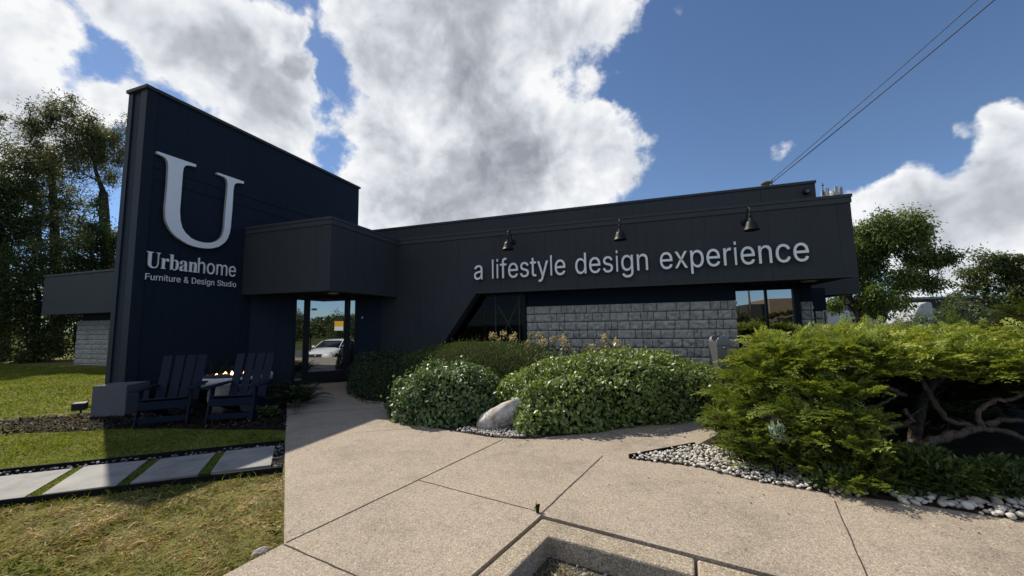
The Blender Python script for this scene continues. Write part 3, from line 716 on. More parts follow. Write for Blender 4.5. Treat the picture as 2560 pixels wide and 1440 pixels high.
def joint(pts, w, z=0.003, mi=1):
    pts = [Vector((x, y, 0)) for x, y in pts]
    out = []
    for i in range(len(pts)-1):
        n = max(2, int((pts[i+1]-pts[i]).length/0.08))
        for k in range(n):
            out.append(pts[i].lerp(pts[i+1], k/n))
    out.append(pts[-1])
    vs = []
    for i, p in enumerate(out):
        d = (out[min(i+1, len(out)-1)]-out[max(i-1, 0)]).normalized()
        s = Vector((-d.y, d.x, 0))
        q = p+s*random.uniform(-0.0025, 0.0025)
        ww = w*random.uniform(0.75, 1.25)/2
        vs += [(q.x+s.x*ww, q.y+s.y*ww, z), (q.x-s.x*ww, q.y-s.y*ww, z)]
    b.add(vs, [(2*i, 2*i+1, 2*i+3, 2*i+2) for i in range(len(out)-1)], False, mi)


joint([(-2.405, 2.14), (-2.1, 3.33), (-1.74, 4.76)], 0.012)
joint([(-2.09, 3.33), (-0.83, 3.065)], 0.007)
joint([(-0.795, 3.04), (-0.45, 4.49)], 0.011)
joint([(-2.40, 2.12), (-1.70, 2.0), (-1.13, 1.88)], 0.009)
joint([(1.47, 3.93), (1.18, 2.80), (1.14, 2.66)], 0.007)
joint([(-5.86, 5.12), (-4.40, 6.06)], 0.016)
joint([(-3.95, 4.45), (-3.10, 4.99)], 0.007, mi=2)
struct(b.build('patio', [M['patio'], M['joint'], M['joint_soft']]))

b = MB()
b.prism([(-1.53, 0.3), (-0.772, 2.985), (0.272, 2.782), (0.252, 2.60), (-0.67, 2.76), (-1.35, 0.3)], -0.45, -0.004)
b.prism([(0.288, 2.779), (9, 1.085), (9, 0.90), (0.268, 2.597)], -0.45, -0.006)
struct(b.build('kerb', M['kerb'], bevel=0.014))

shrub_bed_poly = [(-6.9, 8.2), (-5.8, 7.2), (-4.9, 6.5), (-4.4, 5.9), (-3.85, 5.5), (-3.3, 5.15), (-2.6, 4.95), (-1.9, 4.81), (-1.45, 4.86), (-0.6, 5.4), (0.25, 6.25), (0.9, 7.3), (1.2, 8.2), (1.3, 9.25), (-6.5, 9.2)]
sheet('shrub_bed', shrub_bed_poly, 0.004, M['soil'])
jun_bed = [(-0.15, 4.48), (0.48, 4.43), (1.01, 4.18), (1.42, 4.10), (2.09, 4.03), (2.63, 3.93), (8.9, 3.3), (8.9, 9.25), (2.4, 9.25), (1.9, 7.4), (0.56, 5.09)]
sheet('juniper_bed', jun_bed, 0.004, M['soil'])
mulch_poly = [(-10.4, 3.45), (-9.6, 3.30), (-9.0, 3.18), (-8.2, 3.50), (-7.6, 3.80), (-6.8, 4.02), (-6.0, 4.17), (-5.2, 4.39), (-4.98, 4.36), (-8.36, 7.29), (-8.7, 7.68), (-9.3, 7.3), (-9.3, 4.5), (-9.55, 4.15), (-10.1, 3.85)]
sheet('mulch_bed', mulch_poly, -0.012, M['mulch'])
# gravel tray of the stepping path
path_poly = [(-8.6, 0.55), (-6.52, 2.24), (-4.43, 3.84), (-4.30, 3.76), (-3.66, 3.18), (-5.42, 1.90), (-7.4, 0.30)]
sheet('gravel_tray', path_poly, -0.012, M['mulch'])

# bed edge beside the white pebbles
b = MB()
b.bar((-0.16, 4.49, 0.0), (0.58, 5.13, 0.0), 0.02, 0.09)
tag(b.build('bed_edging', M['edging']), 'short black strip edging the white pebble corner by the juniper', 'edging')

# stepping path: edging, slabs, turf strips
g = 'black plastic strips edging the stepping path'
b = MB()
b.bar((-8.63, 0.60, 0.015), (-4.43, 3.86, 0.008), 0.018, 0.07)
o = tag(b.build('lawn_edging', M['edging'], bevel=0.006), 'black edging strip on the building side of the stepping path', 'edging', g)
b = MB()
b.bar((-7.45, 0.28, 0.0), (-3.64, 3.16, -0.004), 0.018, 0.08)
o = tag(b.build('lawn_edging', M['edging'], bevel=0.006), 'taller black edging strip along the foreground side of the stepping path', 'edging', g)
slabs = [([(-6.96, 1.66), (-6.50, 2.02), (-5.95, 1.48), (-6.40, 1.13)], 'pale paving slab cut off by the left photo edge'),
         ([(-6.32, 2.17), (-5.88, 2.52), (-5.31, 1.97), (-5.77, 1.62)], 'fully sunlit pale paving slab left of the first turf strip'),
         ([(-5.85, 2.60), (-5.39, 2.92), (-4.83, 2.38), (-5.24, 2.05)], 'pale paving slab crossed by the sign wall shadow edge'),
         ([(-5.29, 2.99), (-4.88, 3.32), (-4.36, 2.80), (-4.76, 2.45)], 'pale paving slab lying wholly in shade'),
         ([(-4.82, 3.39), (-4.42, 3.72), (-3.85, 3.20), (-4.28, 2.87)], 'pale paving slab nearest the walkway with a sunlit corner')]
for poly, lab in slabs:
    b = MB()
    b.prism(poly, -0.03, 0.018)
    tag(b.build('paving_slab', M['slab'], bevel=0.004), lab, 'paving slab', 'slabs of the stepping path')


def grass(name, poly, n, hmin, hmax, w, lean, mat, z=-0.025, parent=None, patch=None, seed=1, bias=0.0, holes=(), clumpy=0.0):
    x, y = scatter(poly, n)
    m = len(x)
    P = np.stack([x, y, np.full(m, z)], 1)
    A = rand_dirs(m)
    if clumpy:
        # neighbouring blades flop the same way and rise in tufts
        ang = 12.6*vnoise(x, y, 5.0, seed+7)
        A = A*0.95+np.stack([np.cos(ang), np.sin(ang), 0*ang], 1)
    A[:, 2] = 0
    A = unit(A)
    ln = rng.uniform(lean[0], lean[1], m)[:, None]
    ax = unit(A*ln+np.array([0, 0, 1.0])*(1-ln*0.6))
    pn = vnoise(x, y, 0.9, seed)*0.6+vnoise(x, y, 3.1, seed+1)*0.4
    h = rng.uniform(hmin, hmax, m)*(0.75+0.5*vnoise(x, y, 2.3, seed+2))*(1-0.55*clumpy*(1-vnoise(x, y, 11.0, seed+4)))
    side = unit(np.cross(ax, rand_dirs(m)))
    ww = w*rng.uniform(0.7, 1.3, m)[:, None]
    mid = P+ax*h[:, None]*0.55
    tip = P+unit(ax+A*ln*0.9-np.array([0, 0, 0.25]))*h[:, None]
    V = np.stack([P-side*ww*0.5, P+side*ww*0.5, mid+side*ww*0.4, tip, mid-side*ww*0.4], 1).reshape(-1, 3)
    F = np.arange(m*5).reshape(-1, 5)
    t = np.clip(pn*0.75+rng.normal(0, 0.16, m)+bias+clumpy*(0.5*(vnoise(x, y, 7.0, seed+5)-0.5)+0.45*(vnoise(x, y, 1.6, seed+9)-0.5)), 0, 1)
    o = np_mesh(name, V, F, mat, parent, np.repeat(t, 5))
    o['kind'] = 'stuff'
    return o


# turf strips between the slabs
for i in range(4):
    a, c = slabs[i][0], slabs[i+1][0]
    L = lambda p, q, t: (p[0]+(q[0]-p[0])*t, p[1]+(q[1]-p[1])*t)
    poly = [L(a[1], c[0], .08), L(a[1], c[0], .92), L(a[2], c[3], .92), L(a[2], c[3], .08)]
    b = MB()
    b.prism(poly, -0.02, 0.006)
    t = b.build('turf_strip', M['turf_strip'])
    labs = ['green turf strip beside the left photo edge', 'sunlit green turf strip between the two leftmost full slabs', 'green turf strip just right of the shadow edge', 'shaded green turf strip nearest the walkway']
    tag(t, labs[i], 'turf strip', 'turf strips of the stepping path')
    o = grass('blades', poly, 5200, 0.012, 0.03, 0.004, (0.2, 0.9), M['grass'], 0.004, None, bias=-0.05)
    del o['kind']
    o.parent = t

near = [(-8.2, -0.3), (-2.70, -0.3), (-2.47, 1.75), (-2.39, 2.12), (-3.57, 3.14), (-5.44, 1.84), (-7.45, 0.25)]
tag(grass('grass', near, 125000, 0.02, 0.085, 0.0085, (0.5, 1.2), M['grass_near'], -0.03, seed=5, bias=0.14, clumpy=1.0), 'dry olive and straw lawn grass in the left foreground', None)
stray = grass('grass', near, 1500, 0.06, 0.13, 0.006, (0.5, 1.2), M['grass_near'], -0.03, seed=14, bias=0.45)
tag(stray, 'longer pale straw blades standing out of the near lawn', None)
tag(grass('grass', [(-2.80, -0.3), (-2.66, -0.3), (-2.44, 1.75), (-2.37, 2.12), (-3.56, 3.15), (-3.68, 3.06), (-2.50, 2.05)], 6500, 0.04, 0.10, 0.006, (0.6, 1.25), M['grass_near'], -0.03, seed=15, bias=0.18), 'uneven grass fringe lapping over the walkway edge', None)
edge_l = [(-7.4, 0.24), (-3.66, 3.08), (-3.58, 3.02), (-7.3, 0.10)]
tag(grass('grass', edge_l, 9000, 0.05, 0.12, 0.005, (0.1, 0.8), M['grass'], -0.03, seed=6, bias=-0.1), 'longer green grass blades left uncut along the edging strip', None)
mid = [(-12.0, -0.4), (-8.66, 0.60), (-4.46, 3.87), (-4.98, 4.34), (-5.2, 4.36), (-6.0, 4.13), (-6.8, 3.98), (-7.6, 3.76), (-8.2, 3.43), (-9.0, 3.03), (-10.3, 3.33), (-13, 3.2)]
tag(grass('grass', mid, 120000, 0.03, 0.065, 0.006, (0.2, 0.95), M['grass'], -0.03, seed=8), 'green lawn grass between the stepping path and the mulch bed', None)
far = [(-13, 3.2), (-10.6, 3.6), (-10.0, 4.45), (-9.85, 9.3), (-30, 9.3), (-34, 4), (-12.5, -0.4)]
tag(grass('grass', far, 140000, 0.04, 0.09, 0.012, (0.2, 0.95), M['grass'], -0.03, seed=9), 'sunlit green lawn grass left of the sign wall', None)


tuft = [(-10.6, 3.3), (-9.0, 3.05), (-8.0, 3.5), (-9.3, 4.3), (-10.2, 4.1)]
tag(grass('grass', tuft, 3500, 0.03, 0.09, 0.007, (0.3, 1.0), M['grass_near'], -0.03, seed=12, bias=0.05), 'thin mixed grass growing through the left end of the mulch', None)


# chips, gravel and pebbles
def chips(name, poly, n, size, mat, z, label, flat=0.35, holes=()):
    x, y = scatter(poly, n)
    for h in holes:
        k = ~in_poly(x, y, h)
        x, y = x[k], y[k]
    m = len(x)
    P = np.stack([x, y, z+rng.uniform(0, size*0.5, m)], 1)
    A = rand_dirs(m)
    A[:, 2] *= flat
    N = rand_dirs(m)*0.5+np.array([0, 0, 1.0])
    V, F = leaves(P, A, N, size*rng.uniform(0.6, 1.6, m), size*0.5*rng.uniform(0.5, 1.4, m), 0.25)
    return tag(np_mesh(name, V, F, mat, None, np.repeat(rng.random(m)**1.5, 4)), label, None, kind='stuff')


chips('bark_mulch', mulch_poly, 16000, 0.05, M['chip'], -0.01, 'dark bark mulch around the two navy chairs')
chips('dead_leaves', [(-10.4, 3.2), (-9.0, 2.95), (-8.4, 3.3), (-9.4, 4.2), (-10.6, 4.0)], 260, 0.06, M['chip'], 0.0, 'pale dead leaves scattered over the left end of the mulch')


def ico():
    t = (1+5**0.5)/2
    v = [(-1, t, 0), (1, t, 0), (-1, -t, 0), (1, -t, 0), (0, -1, t), (0, 1, t), (0, -1, -t), (0, 1, -t), (t, 0, -1), (t, 0, 1), (-t, 0, -1), (-t, 0, 1)]
    f = [(0, 11, 5), (0, 5, 1), (0, 1, 7), (0, 7, 10), (0, 10, 11), (1, 5, 9), (5, 11, 4), (11, 10, 2), (10, 7, 6), (7, 1, 8), (3, 9, 4), (3, 4, 2), (3, 2, 6), (3, 6, 8), (3, 8, 9), (4, 9, 5), (2, 4, 11), (6, 2, 10), (8, 6, 7), (9, 8, 1)]
    v = [Vector(p).normalized() for p in v]
    mid = {}
    nf = []

    def mp(a, c):
        k = (min(a, c), max(a, c))
        if k not in mid:
            v.append(((v[a]+v[c])/2).normalized())
            mid[k] = len(v)-1
        return mid[k]
    for a, c, d in f:
        x, y, z = mp(a, c), mp(c, d), mp(d, a)
        nf += [(a, x, z), (c, y, x), (d, z, y), (x, y, z)]
    return np.array([tuple(p) for p in v]), np.array(nf)


ICO_V, ICO_F = ico()


def pebbles(name, poly, n, smin, smax, mat, z, label, pile=0.03):
    x, y = scatter(poly, n)
    m = len(x)
    s = rng.uniform(smin, smax, m)*rng.choice([0.8, 1, 1, 1.25], m)
    # keep the stones from running into each other
    keep = []
    kx, ky, ks = np.zeros(m), np.zeros(m), np.zeros(m)
    n_ = 0
    for i in range(m):
        if n_ and np.any((kx[:n_]-x[i])**2+(ky[:n_]-y[i])**2 < (0.80*(ks[:n_]+s[i]))**2):
            continue
        kx[n_], ky[n_], ks[n_] = x[i], y[i], s[i]
        n_ += 1
        keep.append(i)
    x, y, s = x[keep], y[keep], s[keep]
    m = n_
    base = ICO_V[None]*np.stack([s*rng.uniform(0.8, 1.35, m), s*rng.uniform(0.7, 1.0, m), s*rng.uniform(0.5, 0.75, m)], 1)[:, None, :]
    base = base*(1+0.10*rng.normal(size=(m, len(ICO_V), 1)))
    a = rng.uniform(0, 6.283, m)
    ca, sa = np.cos(a)[:, None], np.sin(a)[:, None]
    X = base[:, :, 0]*ca-base[:, :, 1]*sa
    Y = base[:, :, 0]*sa+base[:, :, 1]*ca
    tl = rng.normal(0, 0.25, m)[:, None]
    Z = base[:, :, 2]+X*tl
    V = np.stack([X+x[:, None], Y+y[:, None], Z+(z+s*0.3+rng.uniform(0, pile, m))[:, None]], 2).reshape(-1, 3)
    F = (ICO_F[None]+(np.arange(m)*len(ICO_V))[:, None, None]).reshape(-1, 3)
    o = np_mesh(name, V, F, mat, None, np.repeat(rng.random(m), len(ICO_V)), True, 'stuff')
    return tag(o, label, None)


pebbles('white_pebbles', [(-0.16, 4.48), (0.48, 4.42), (1.01, 4.165), (1.42, 4.09), (1.75, 4.05), (1.7, 4.6), (0.9, 5.1), (0.55, 5.08)], 7000, 0.013, 0.025, M['pebble'], 0.004, 'white rounded pebbles in the pointed corner of the juniper bed')
pebbles('white_pebbles', [(1.95, 4.04), (2.63, 3.92), (4.2, 3.78), (4.2, 4.7), (2.4, 4.75), (2.0, 4.4)], 6000, 0.018, 0.040, M['pebble'], 0.004, 'larger white stones under the right end of the juniper')
pebbles('white_pebbles', [(-2.50, 4.97), (-1.92, 4.83), (-1.50, 4.86), (-1.5, 5.25), (-2.1, 5.35)], 1600, 0.012, 0.022, M['pebble'], 0.004, 'white pebbles spilling in front of the pale boulder')
pebbles('dark_gravel', [(-8.6, 0.57), (-6.52, 2.24), (-4.43, 3.84), (-4.31, 3.76), (-3.67, 3.19), (-3.86, 3.18), (-4.42, 3.72), (-6.45, 2.06), (-8.2, 0.5)], 6000, 0.010, 0.018, M['dark_gravel'], -0.012, 'dark gravel filling the stepping path between its edging strips')
pebbles('loose_gravel', [(-1.3, 0.6), (-0.62, 2.74), (0.6, 2.52), (0.9, 1.2)], 1500, 0.006, 0.014, M['dark_gravel'], -0.155, 'loose grey gravel in the kerbed corner of the car park')
corner = [(-0.66, 2.72), (-0.35, 2.66), (-0.50, 2.45), (-0.72, 2.5)]
tag(grass('grass', corner, 500, 0.02, 0.06, 0.005, (0.5, 1.1), M['grass_near'], -0.145, seed=3, bias=0.2), 'dry weeds rooted in the corner inside the kerb', None)
# ------------------------------------------------------------------ the building
bld = thing('showroom_building', 'charcoal boarded single-storey showroom with tall navy sign wall and grey block base', 'building', (-2.5, 12.0, 0))
Y0 = 9.22
# sign wall
b = MB()
b.box(-9.80, -9.25, 4.56, 10.67, -0.3, 6.37)
sw = b.build('sign_wall', M['navy'], bld)
b = MB()
b.box(-9.25, -9.222, 4.72, 10.67, 4.80, 6.37)          # upper boards lap over the lower ones
b.box(-9.25, -9.236, 4.72, 10.67, 4.545, 4.797)
b.build('lap_board', M['navy'], sw)
b = MB()
b.box(-9.25, -9.205, 4.56, 4.72, -0.3, 6.37)
b.box(-9.80, -9.66, 4.535, 4.56, -0.3, 6.37)
b.box(-9.40, -9.205, 4.535, 4.56, -0.3, 6.37)
b.build('corner_trim', M['navy_trim'], sw)
b = MB()
b.box(-9.83, -9.17, 4.50, 10.70, 6.37, 6.435)
b.build('coping', M['trim'], sw)

# front wall: fascia that drops to the ground on the left, cut on a slant
b = MB()
poly = [(-7.10, -0.2), (-5.83, -0.2), (-5.80, 0.0), (-4.07, 2.32), (4.18, 2.32), (4.18, 3.94), (-6.53, 3.94), (-6.53, 2.32), (-7.10, 2.32)]
MF = Matrix(((1, 0, 0, 0), (0, 0, 1, 0), (0, 1, 0, 0), (0, 0, 0, 1)))
b.prism(poly, Y0, Y0+0.30, 0, MF)
fas = b.build('front_wall', M['siding'], bld)
b = MB()
b.box(-6.53, 4.21, Y0-0.035, Y0+0.40, 3.945, 4.005)
b.box(-6.53, 4.195, Y0-0.02, Y0-0.001, 3.83, 3.943)
b.build('coping', M['trim'], fas)
b = MB()
b.box(-4.05, 4.185, Y0-0.012, Y0-0.001, 2.315, 2.345)
b.build('bottom_trim', M['trim'], fas)

# canopy over the entrance
b = MB()
b.box(-9.249, -6.53, 6.69, 6.95, 2.31, 3.94)
b.box(-6.80, -6.53, 6.951, 9.219, 2.31, 3.94)
can = b.build('canopy', M['siding'], bld)
b = MB()
b.box(-9.204, -6.50, 6.655, 6.95, 3.945, 4.005)
b.box(-6.85, -6.50, 6.951, 9.18, 3.945, 4.005)
b.box(-9.204, -6.515, 6.672, 6.689, 3.83, 3.943)
b.box(-6.529, -6.512, 6.69, 9.19, 3.83, 3.943)
b.build('coping', M['trim'], can)
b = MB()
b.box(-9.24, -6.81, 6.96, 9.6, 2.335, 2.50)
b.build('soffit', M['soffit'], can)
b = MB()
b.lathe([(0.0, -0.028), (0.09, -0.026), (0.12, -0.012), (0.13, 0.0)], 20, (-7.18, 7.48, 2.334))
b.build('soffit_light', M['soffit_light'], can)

# roof decks and rear body
b = MB()
b.box(-9.24, -6.54, 6.96, 10.6, 3.70, 3.80)
b.box(-9.6, 4.15, Y0+0.31, 10.47, 3.60, 3.72)
b.build('roof', M['roof'], bld)
b = MB()
b.box(-8.6, 4.11, 10.47, 10.75, 3.0, 4.69)
b.box(3.85, 4.11, 10.751, 15.0, 3.0, 4.69)
par = b.build('parapet', M['siding'], bld)
b = MB()
b.box(-8.62, 4.13, 10.445, 10.80, 4.695, 4.755)
b.box(3.83, 4.13, 10.801, 15.0, 4.695, 4.755)
b.box(3.00, 3.02, 10.455, 10.469, 3.9, 4.69)
b.build('coping', M['trim'], par)
b = MB()
b.box(-8.6, 3.84, 10.76, 15.0, 4.3, 4.4)
b.build('roof', M['roof'], par)
b = MB()
b.box(-9.2, 3.6, 11.6, 22, -0.9, 3.6)
b.build('rear_wall', M['siding'], bld)

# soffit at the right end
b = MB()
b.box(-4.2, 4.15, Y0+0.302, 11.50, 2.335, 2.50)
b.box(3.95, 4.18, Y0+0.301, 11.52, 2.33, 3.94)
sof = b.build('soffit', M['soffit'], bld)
b = MB()
b.lathe([(0.0, -0.02), (0.13, -0.018), (0.15, 0.0)], 20, (3.62, 9.95, 2.334))
b.build('soffit_light', M['soffit_light'], sof)

# dark band above the blocks, block wall of single rough-faced blocks
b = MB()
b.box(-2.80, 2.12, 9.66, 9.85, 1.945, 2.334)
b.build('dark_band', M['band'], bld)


def block_wall(name, x0, x1, y, z0, courses, h=0.2135, face=(0, -1), depth=0.25, ystep=0.0, seed=3, short=False):
    """rough split-face blocks on a dark mortar backing; face (0,-1) looks to -y"""
    r = np.random.default_rng(seed)
    V, F = [], []
    nx, nz = 13, 7
    base = 0
    for c in range(courses):
        zz0, zz1 = z0+c*h+0.005, z0+(c+1)*h-0.005
        x = x0-(0.2 if c % 2 else 0.0)
        k = 0
        while x < x1-0.01:
            w = [0.43, 0.29, 0.29, 0.21, 0.145][r.integers(0, 5)] if not short else [0.2, 0.2, 0.12][r.integers(0, 3)]
            a, e = max(x, x0)+0.006, min(x+w, x1)-0.006
            x += w
            if e-a < 0.05:
                continue
            score = r.random() < 0.75 and e-a > 0.25
            sx = a+(e-a)*(0.33 if r.random() < .5 else 0.67)
            gx, gz = np.meshgrid(np.linspace(a, e, nx), np.linspace(zz0, zz1, nz))
            pro = r.uniform(0.010, 0.024)+0.011*r.normal(size=gx.shape)+0.012*np.sin(gx*23+r.uniform(0, 6))*np.cos(gz*31+r.uniform(0, 6))
            pro[0, :] = pro[-1, :] = 0.002
            pro[:, 0] = pro[:, -1] = 0.002
            if score:
                j = np.argmin(np.abs(gx[0]-sx))
                pro[:, j] = 0.001
            yy = y-pro
            V.append(np.stack([gx, yy, gz], 2).reshape(-1, 3))
            ii = np.arange(nx*nz).reshape(nz, nx)
            f = np.stack([ii[:-1, :-1], ii[:-1, 1:], ii[1:, 1:], ii[1:, :-1]], 2).reshape(-1, 4)+base
            F.append(f)
            base += nx*nz
            # skirt back into the mortar
            ring = list(range(nx))+[nx*i+nx-1 for i in range(1, nz)]+[nx*(nz-1)+i for i in range(nx-2, -1, -1)]+[nx*i for i in range(nz-2, 0, -1)]
            P = V[-1][ring].copy()
            P[:, 1] = y+0.02
            V.append(P)
            n = len(ring)
            o0 = base-nx*nz
            F.append(np.array([(ring[i]+o0, base+i, base+(i+1) % n, ring[(i+1) % n]+o0) for i in range(n)]))
            base += n
    return np.concatenate(V), np.concatenate(F)


V, F = block_wall('block_wall', -2.80, 2.08, 9.62, 0.02, 9)
# right end returns as rough blocks too
V2, F2 = block_wall('x', 9.60, 10.6, 0.0, 0.02, 9, seed=8, short=True)
V2 = np.stack([2.08-V2[:, 1], V2[:, 0], V2[:, 2]], 1)
F = np.concatenate([F, F2+len(V)])
V = np.concatenate([V, V2])
bw = np_mesh('block_wall', V, F, M['block'], bld)
b = MB()
b.box(-2.80, 2.075, 9.627, 9.85, -0.1, 1.94)
b.box(1.80, 2.073, 9.851, 10.62, -0.1, 1.94)
b.build('mortar', M['mortar'], bw)

# slanted window left of the block wall
b = MB()
b.bar((-5.86, 9.60, -0.02), (-4.08, 9.60, 2.37), 0.10, 0.07, (0, -1, 0))
b.box(-2.90, -2.805, 9.57, 9.68, 0.0, 2.33)
b.box(-4.10, -2.91, 9.57, 9.68, 2.27, 2.333)
wf = b.build('window', M['frame'], bld)
b = MB()
b.add([(-5.85, 9.625, 0.0), (-2.9, 9.625, 0.0), (-2.9, 9.625, 2.30), (-4.13, 9.625, 2.30)], [(0, 1, 2, 3)])
b.build('pane', M['glass_clear'], wf)
b = MB()
b.box(-3.02, -2.985, 9.63, 9.66, 0.0, 2.3)
b.box(-3.70, -3.67, 9.63, 9.66, 0.0, 2.3)
b.bar((-3.64, 9.70, 2.0), (-2.98, 9.70, 0.9), 0.03, 0.012, (0, -1, 0))
b.bar((-3.02, 9.72, 2.15), (-3.74, 9.72, 0.75), 0.03, 0.012, (0, -1, 0))
b.build('brace', M['trim'], wf)
b = MB()
b.box(-6.4, -2.75, 11.55, 11.59, -0.1, 2.33)
b.box(-6.4, -2.75, 9.9, 11.55, -0.1, 0.0)
b.box(-2.79, -2.75, 9.9, 11.55, 0.0, 2.33)
b.build('room', M['interior'], wf)
b = MB()
b.box(-6.2, -2.8, 10.55, 10.62, 1.42, 1.62)
b.box(-5.0, -3.2, 11.2, 11.26, 1.80, 1.95)
b.box(-4.42, -4.33, 10.5, 10.6, 0, 2.3)
b.build('ceiling_beam', M['band'], wf)

# right window, deep under the soffit
b = MB()
b.box(2.08, 2.30, 10.66, 10.80, -0.1, 2.333)
b.box(2.30, 3.62, 10.66, 10.80, 2.22, 2.333)
b.box(3.545, 3.66, 10.64, 10.80, -0.1, 2.22)
b.box(2.30, 3.54, 10.66, 10.80, -0.1, 0.35)
b.box(2.965, 3.01, 10.65, 10.78, 0.352, 2.218)
w2 = b.build('window', M['frame'], bld)
b = MB()
b.box(2.30, 2.965, 10.70, 10.72, 0.352, 2.218)
b.build('pane', M['glass'], w2)
b = MB()
b.box(3.01, 3.545, 10.70, 10.72, 0.352, 2.218)
b.build('pane', M['glass'], w2)
b = MB()
b.box(3.66, 4.05, 11.45, 11.52, 0.0, 2.333)
b.box(3.58, 3.66, 10.81, 11.44, 0.0, 2.333)
b.box(3.69, 3.95, 10.74, 10.98, 1.92, 2.333)
b.box(4.36, 4.80, 12.23, 12.5, 1.72, 2.33)
b.build('dark_panel', M['band'], bld)
for (xa, xb, yy, nn, sd) in ((3.69, 3.93, 10.72, 9, 21), (4.52, 4.78, 12.2, 8, 22)):
    V, F = block_wall('pier', xa, xb, yy, -0.01, nn, short=True, seed=sd)
    V2, F2 = block_wall('pier', yy, yy+0.25, 0.0, -0.01, nn, short=True, seed=sd+5)
    V2 = np.stack([xb-V2[:, 1], V2[:, 0], V2[:, 2]], 1)
    pr = np_mesh('block_pier', np.concatenate([V, V2]), np.concatenate([F, F2+len(V)]), M['block'], bld)
    b = MB()
    b.box(xa, xb-0.008, yy+0.008, yy+0.25, -0.9, nn*0.2135-0.015)
    b.build('mortar', M['mortar'], pr)

# rear wing on the right, left wing beyond the sign wall
b = MB()
b.box(4.3, 7.16, 15.75, 16.1, 2.32, 4.0)
b.box(6.9, 7.15, 16.11, 24, 2.32, 4.0)
b.box(4.3, 6.4, 16.6, 24, -0.9, 3.9)
b.build('rear_wing', M['siding'], bld)
b = MB()
b.box(-25.4, -9.85, 9.40, 9.75, 2.23, 3.93)
lw = b.build('left_wing', M['siding'], bld)
b = MB()
b.box(-25.43, -9.85, 9.36, 9.80, 3.935, 4.01)
b.build('coping', M['trim'], lw)
b = MB()
b.box(-25.38, -9.85, 9.76, 22, 2.24, 3.9)
b.build('soffit', M['soffit'], lw)
b = MB()
b.box(-24.4, -9.85, 10.33, 22, -0.9, 2.235)
b.build('rear_wall', M['band'], lw)
V, F = block_wall('wing', -24.5, -21.9, 10.22, -0.2, 10, 0.215, seed=31)
wb = np_mesh('block_wall', V, F, M['block'], lw)
b = MB()
b.box(-24.5, -21.9, 10.228, 10.32, -0.9, 1.94)
b.build('mortar', M['mortar'], wb)

# entrance wall set on a diagonal under the canopy
D0 = Vector((-8.45, 7.77, 0))
E1 = Vector((0.688, 0.725, 0)).normalized()
N1 = Vector((E1.y, -E1.x, 0))
UP = Vector((0, 0, 1))


def dbox(bb, s0, s1, z0, z1, d0, d1, mi=0):
    """box on the diagonal wall: s along, z up, d out of the wall"""
    c = D0+E1*((s0+s1)/2)+N1*((d0+d1)/2)+UP*((z0+z1)/2)
    return bb.obox(c, E1, N1, UP, s1-s0, d1-d0, z1-z0, mi)


b = MB()
dbox(b, -1.15, -0.19, 0.0, 2.334, -0.15, 0.0)
b.build('entrance_wall', M['navy'], bld)
b = MB()
dbox(b, 1.335, 1.985, 0.0, 2.334, -0.15, 0.0)
b.build('entrance_wall', M['navy'], bld)
b = MB()
dbox(b, -0.185, -0.145, 0.0, 2.333, -0.10, 0.02)
dbox(b, 0.02, 0.075, 0.0, 2.333, -0.10, 0.02)
dbox(b, 1.115, 1.165, 0.0, 2.333, -0.10, 0.02)
dbox(b, 1.29, 1.33, 0.0, 2.333, -0.10, 0.02)
dbox(b, -0.145, 0.02, 0.0, 0.12, -0.10, 0.02)
dbox(b, 1.165, 1.29, 0.0, 0.12, -0.10, 0.02)
dbox(b, 0.075, 1.115, 2.27, 2.332, -0.10, 0.02)
ef = b.build('door_frame', M['frame'], bld)
b = MB()
dbox(b, -0.145, 0.02, 0.12, 2.333, -0.06, -0.04)
b.build('side_light', M['glass'], ef)
b = MB()
dbox(b, 1.165, 1.29, 0.12, 2.333, -0.06, -0.04)
b.build('side_light', M['glass'], ef)
b = MB()
dbox(b, 0.08, 0.175, 0.02, 2.265, -0.05, 0.01)
dbox(b, 1.015, 1.11, 0.02, 2.265, -0.05, 0.01)
dbox(b, 0.175, 1.015, 2.235, 2.265, -0.05, 0.01)
dbox(b, 0.175, 1.015, 0.02, 0.315, -0.05, 0.01)
dr = b.build('door', M['frame'], bld)
b = MB()
dbox(b, 0.175, 1.015, 0.315, 2.235, -0.035, -0.015)
b.build('pane', M['glass'], dr)
b = MB()
c0 = D0+E1*0.20+N1*0.07
b.tube([c0+UP*0.85, c0+UP*1.25], 0.014, 10)
b.bar(c0+UP*0.88-N1*0.06, c0+UP*0.88, 0.016, 0.016)
b.bar(c0+UP*1.22-N1*0.06, c0+UP*1.22, 0.016, 0.016)
b.build('handle', M['lamp'], dr)
b = MB()
dbox(b, 0.20, 0.335, 1.94, 2.0, -0.0145, -0.013)
st = b.build('sticker', M['sticker'], dr)
b = MB()
dbox(b, 0.245, 0.29, 1.95, 1.99, -0.0128, -0.012)
b.build('sticker_mark', M['sticker_ink'], st)
b = MB()
for i in range(2):
    for j in range(3):
        p = D0+E1*(1.118+0.045*i)+N1*0.024+UP*(2.06+0.06*j)
        b = MB()
        b.obox(p, E1, N1, UP, 0.018, 0.006, 0.022)
        b.build('address_mark', M['gold'], ef)
b = MB()
p = D0+E1*1.48+N1*0.01+UP*1.74
b.obox(p, E1, N1, UP, 0.035, 0.02, 0.05)
b.build('doorbell', M['white'], bld)

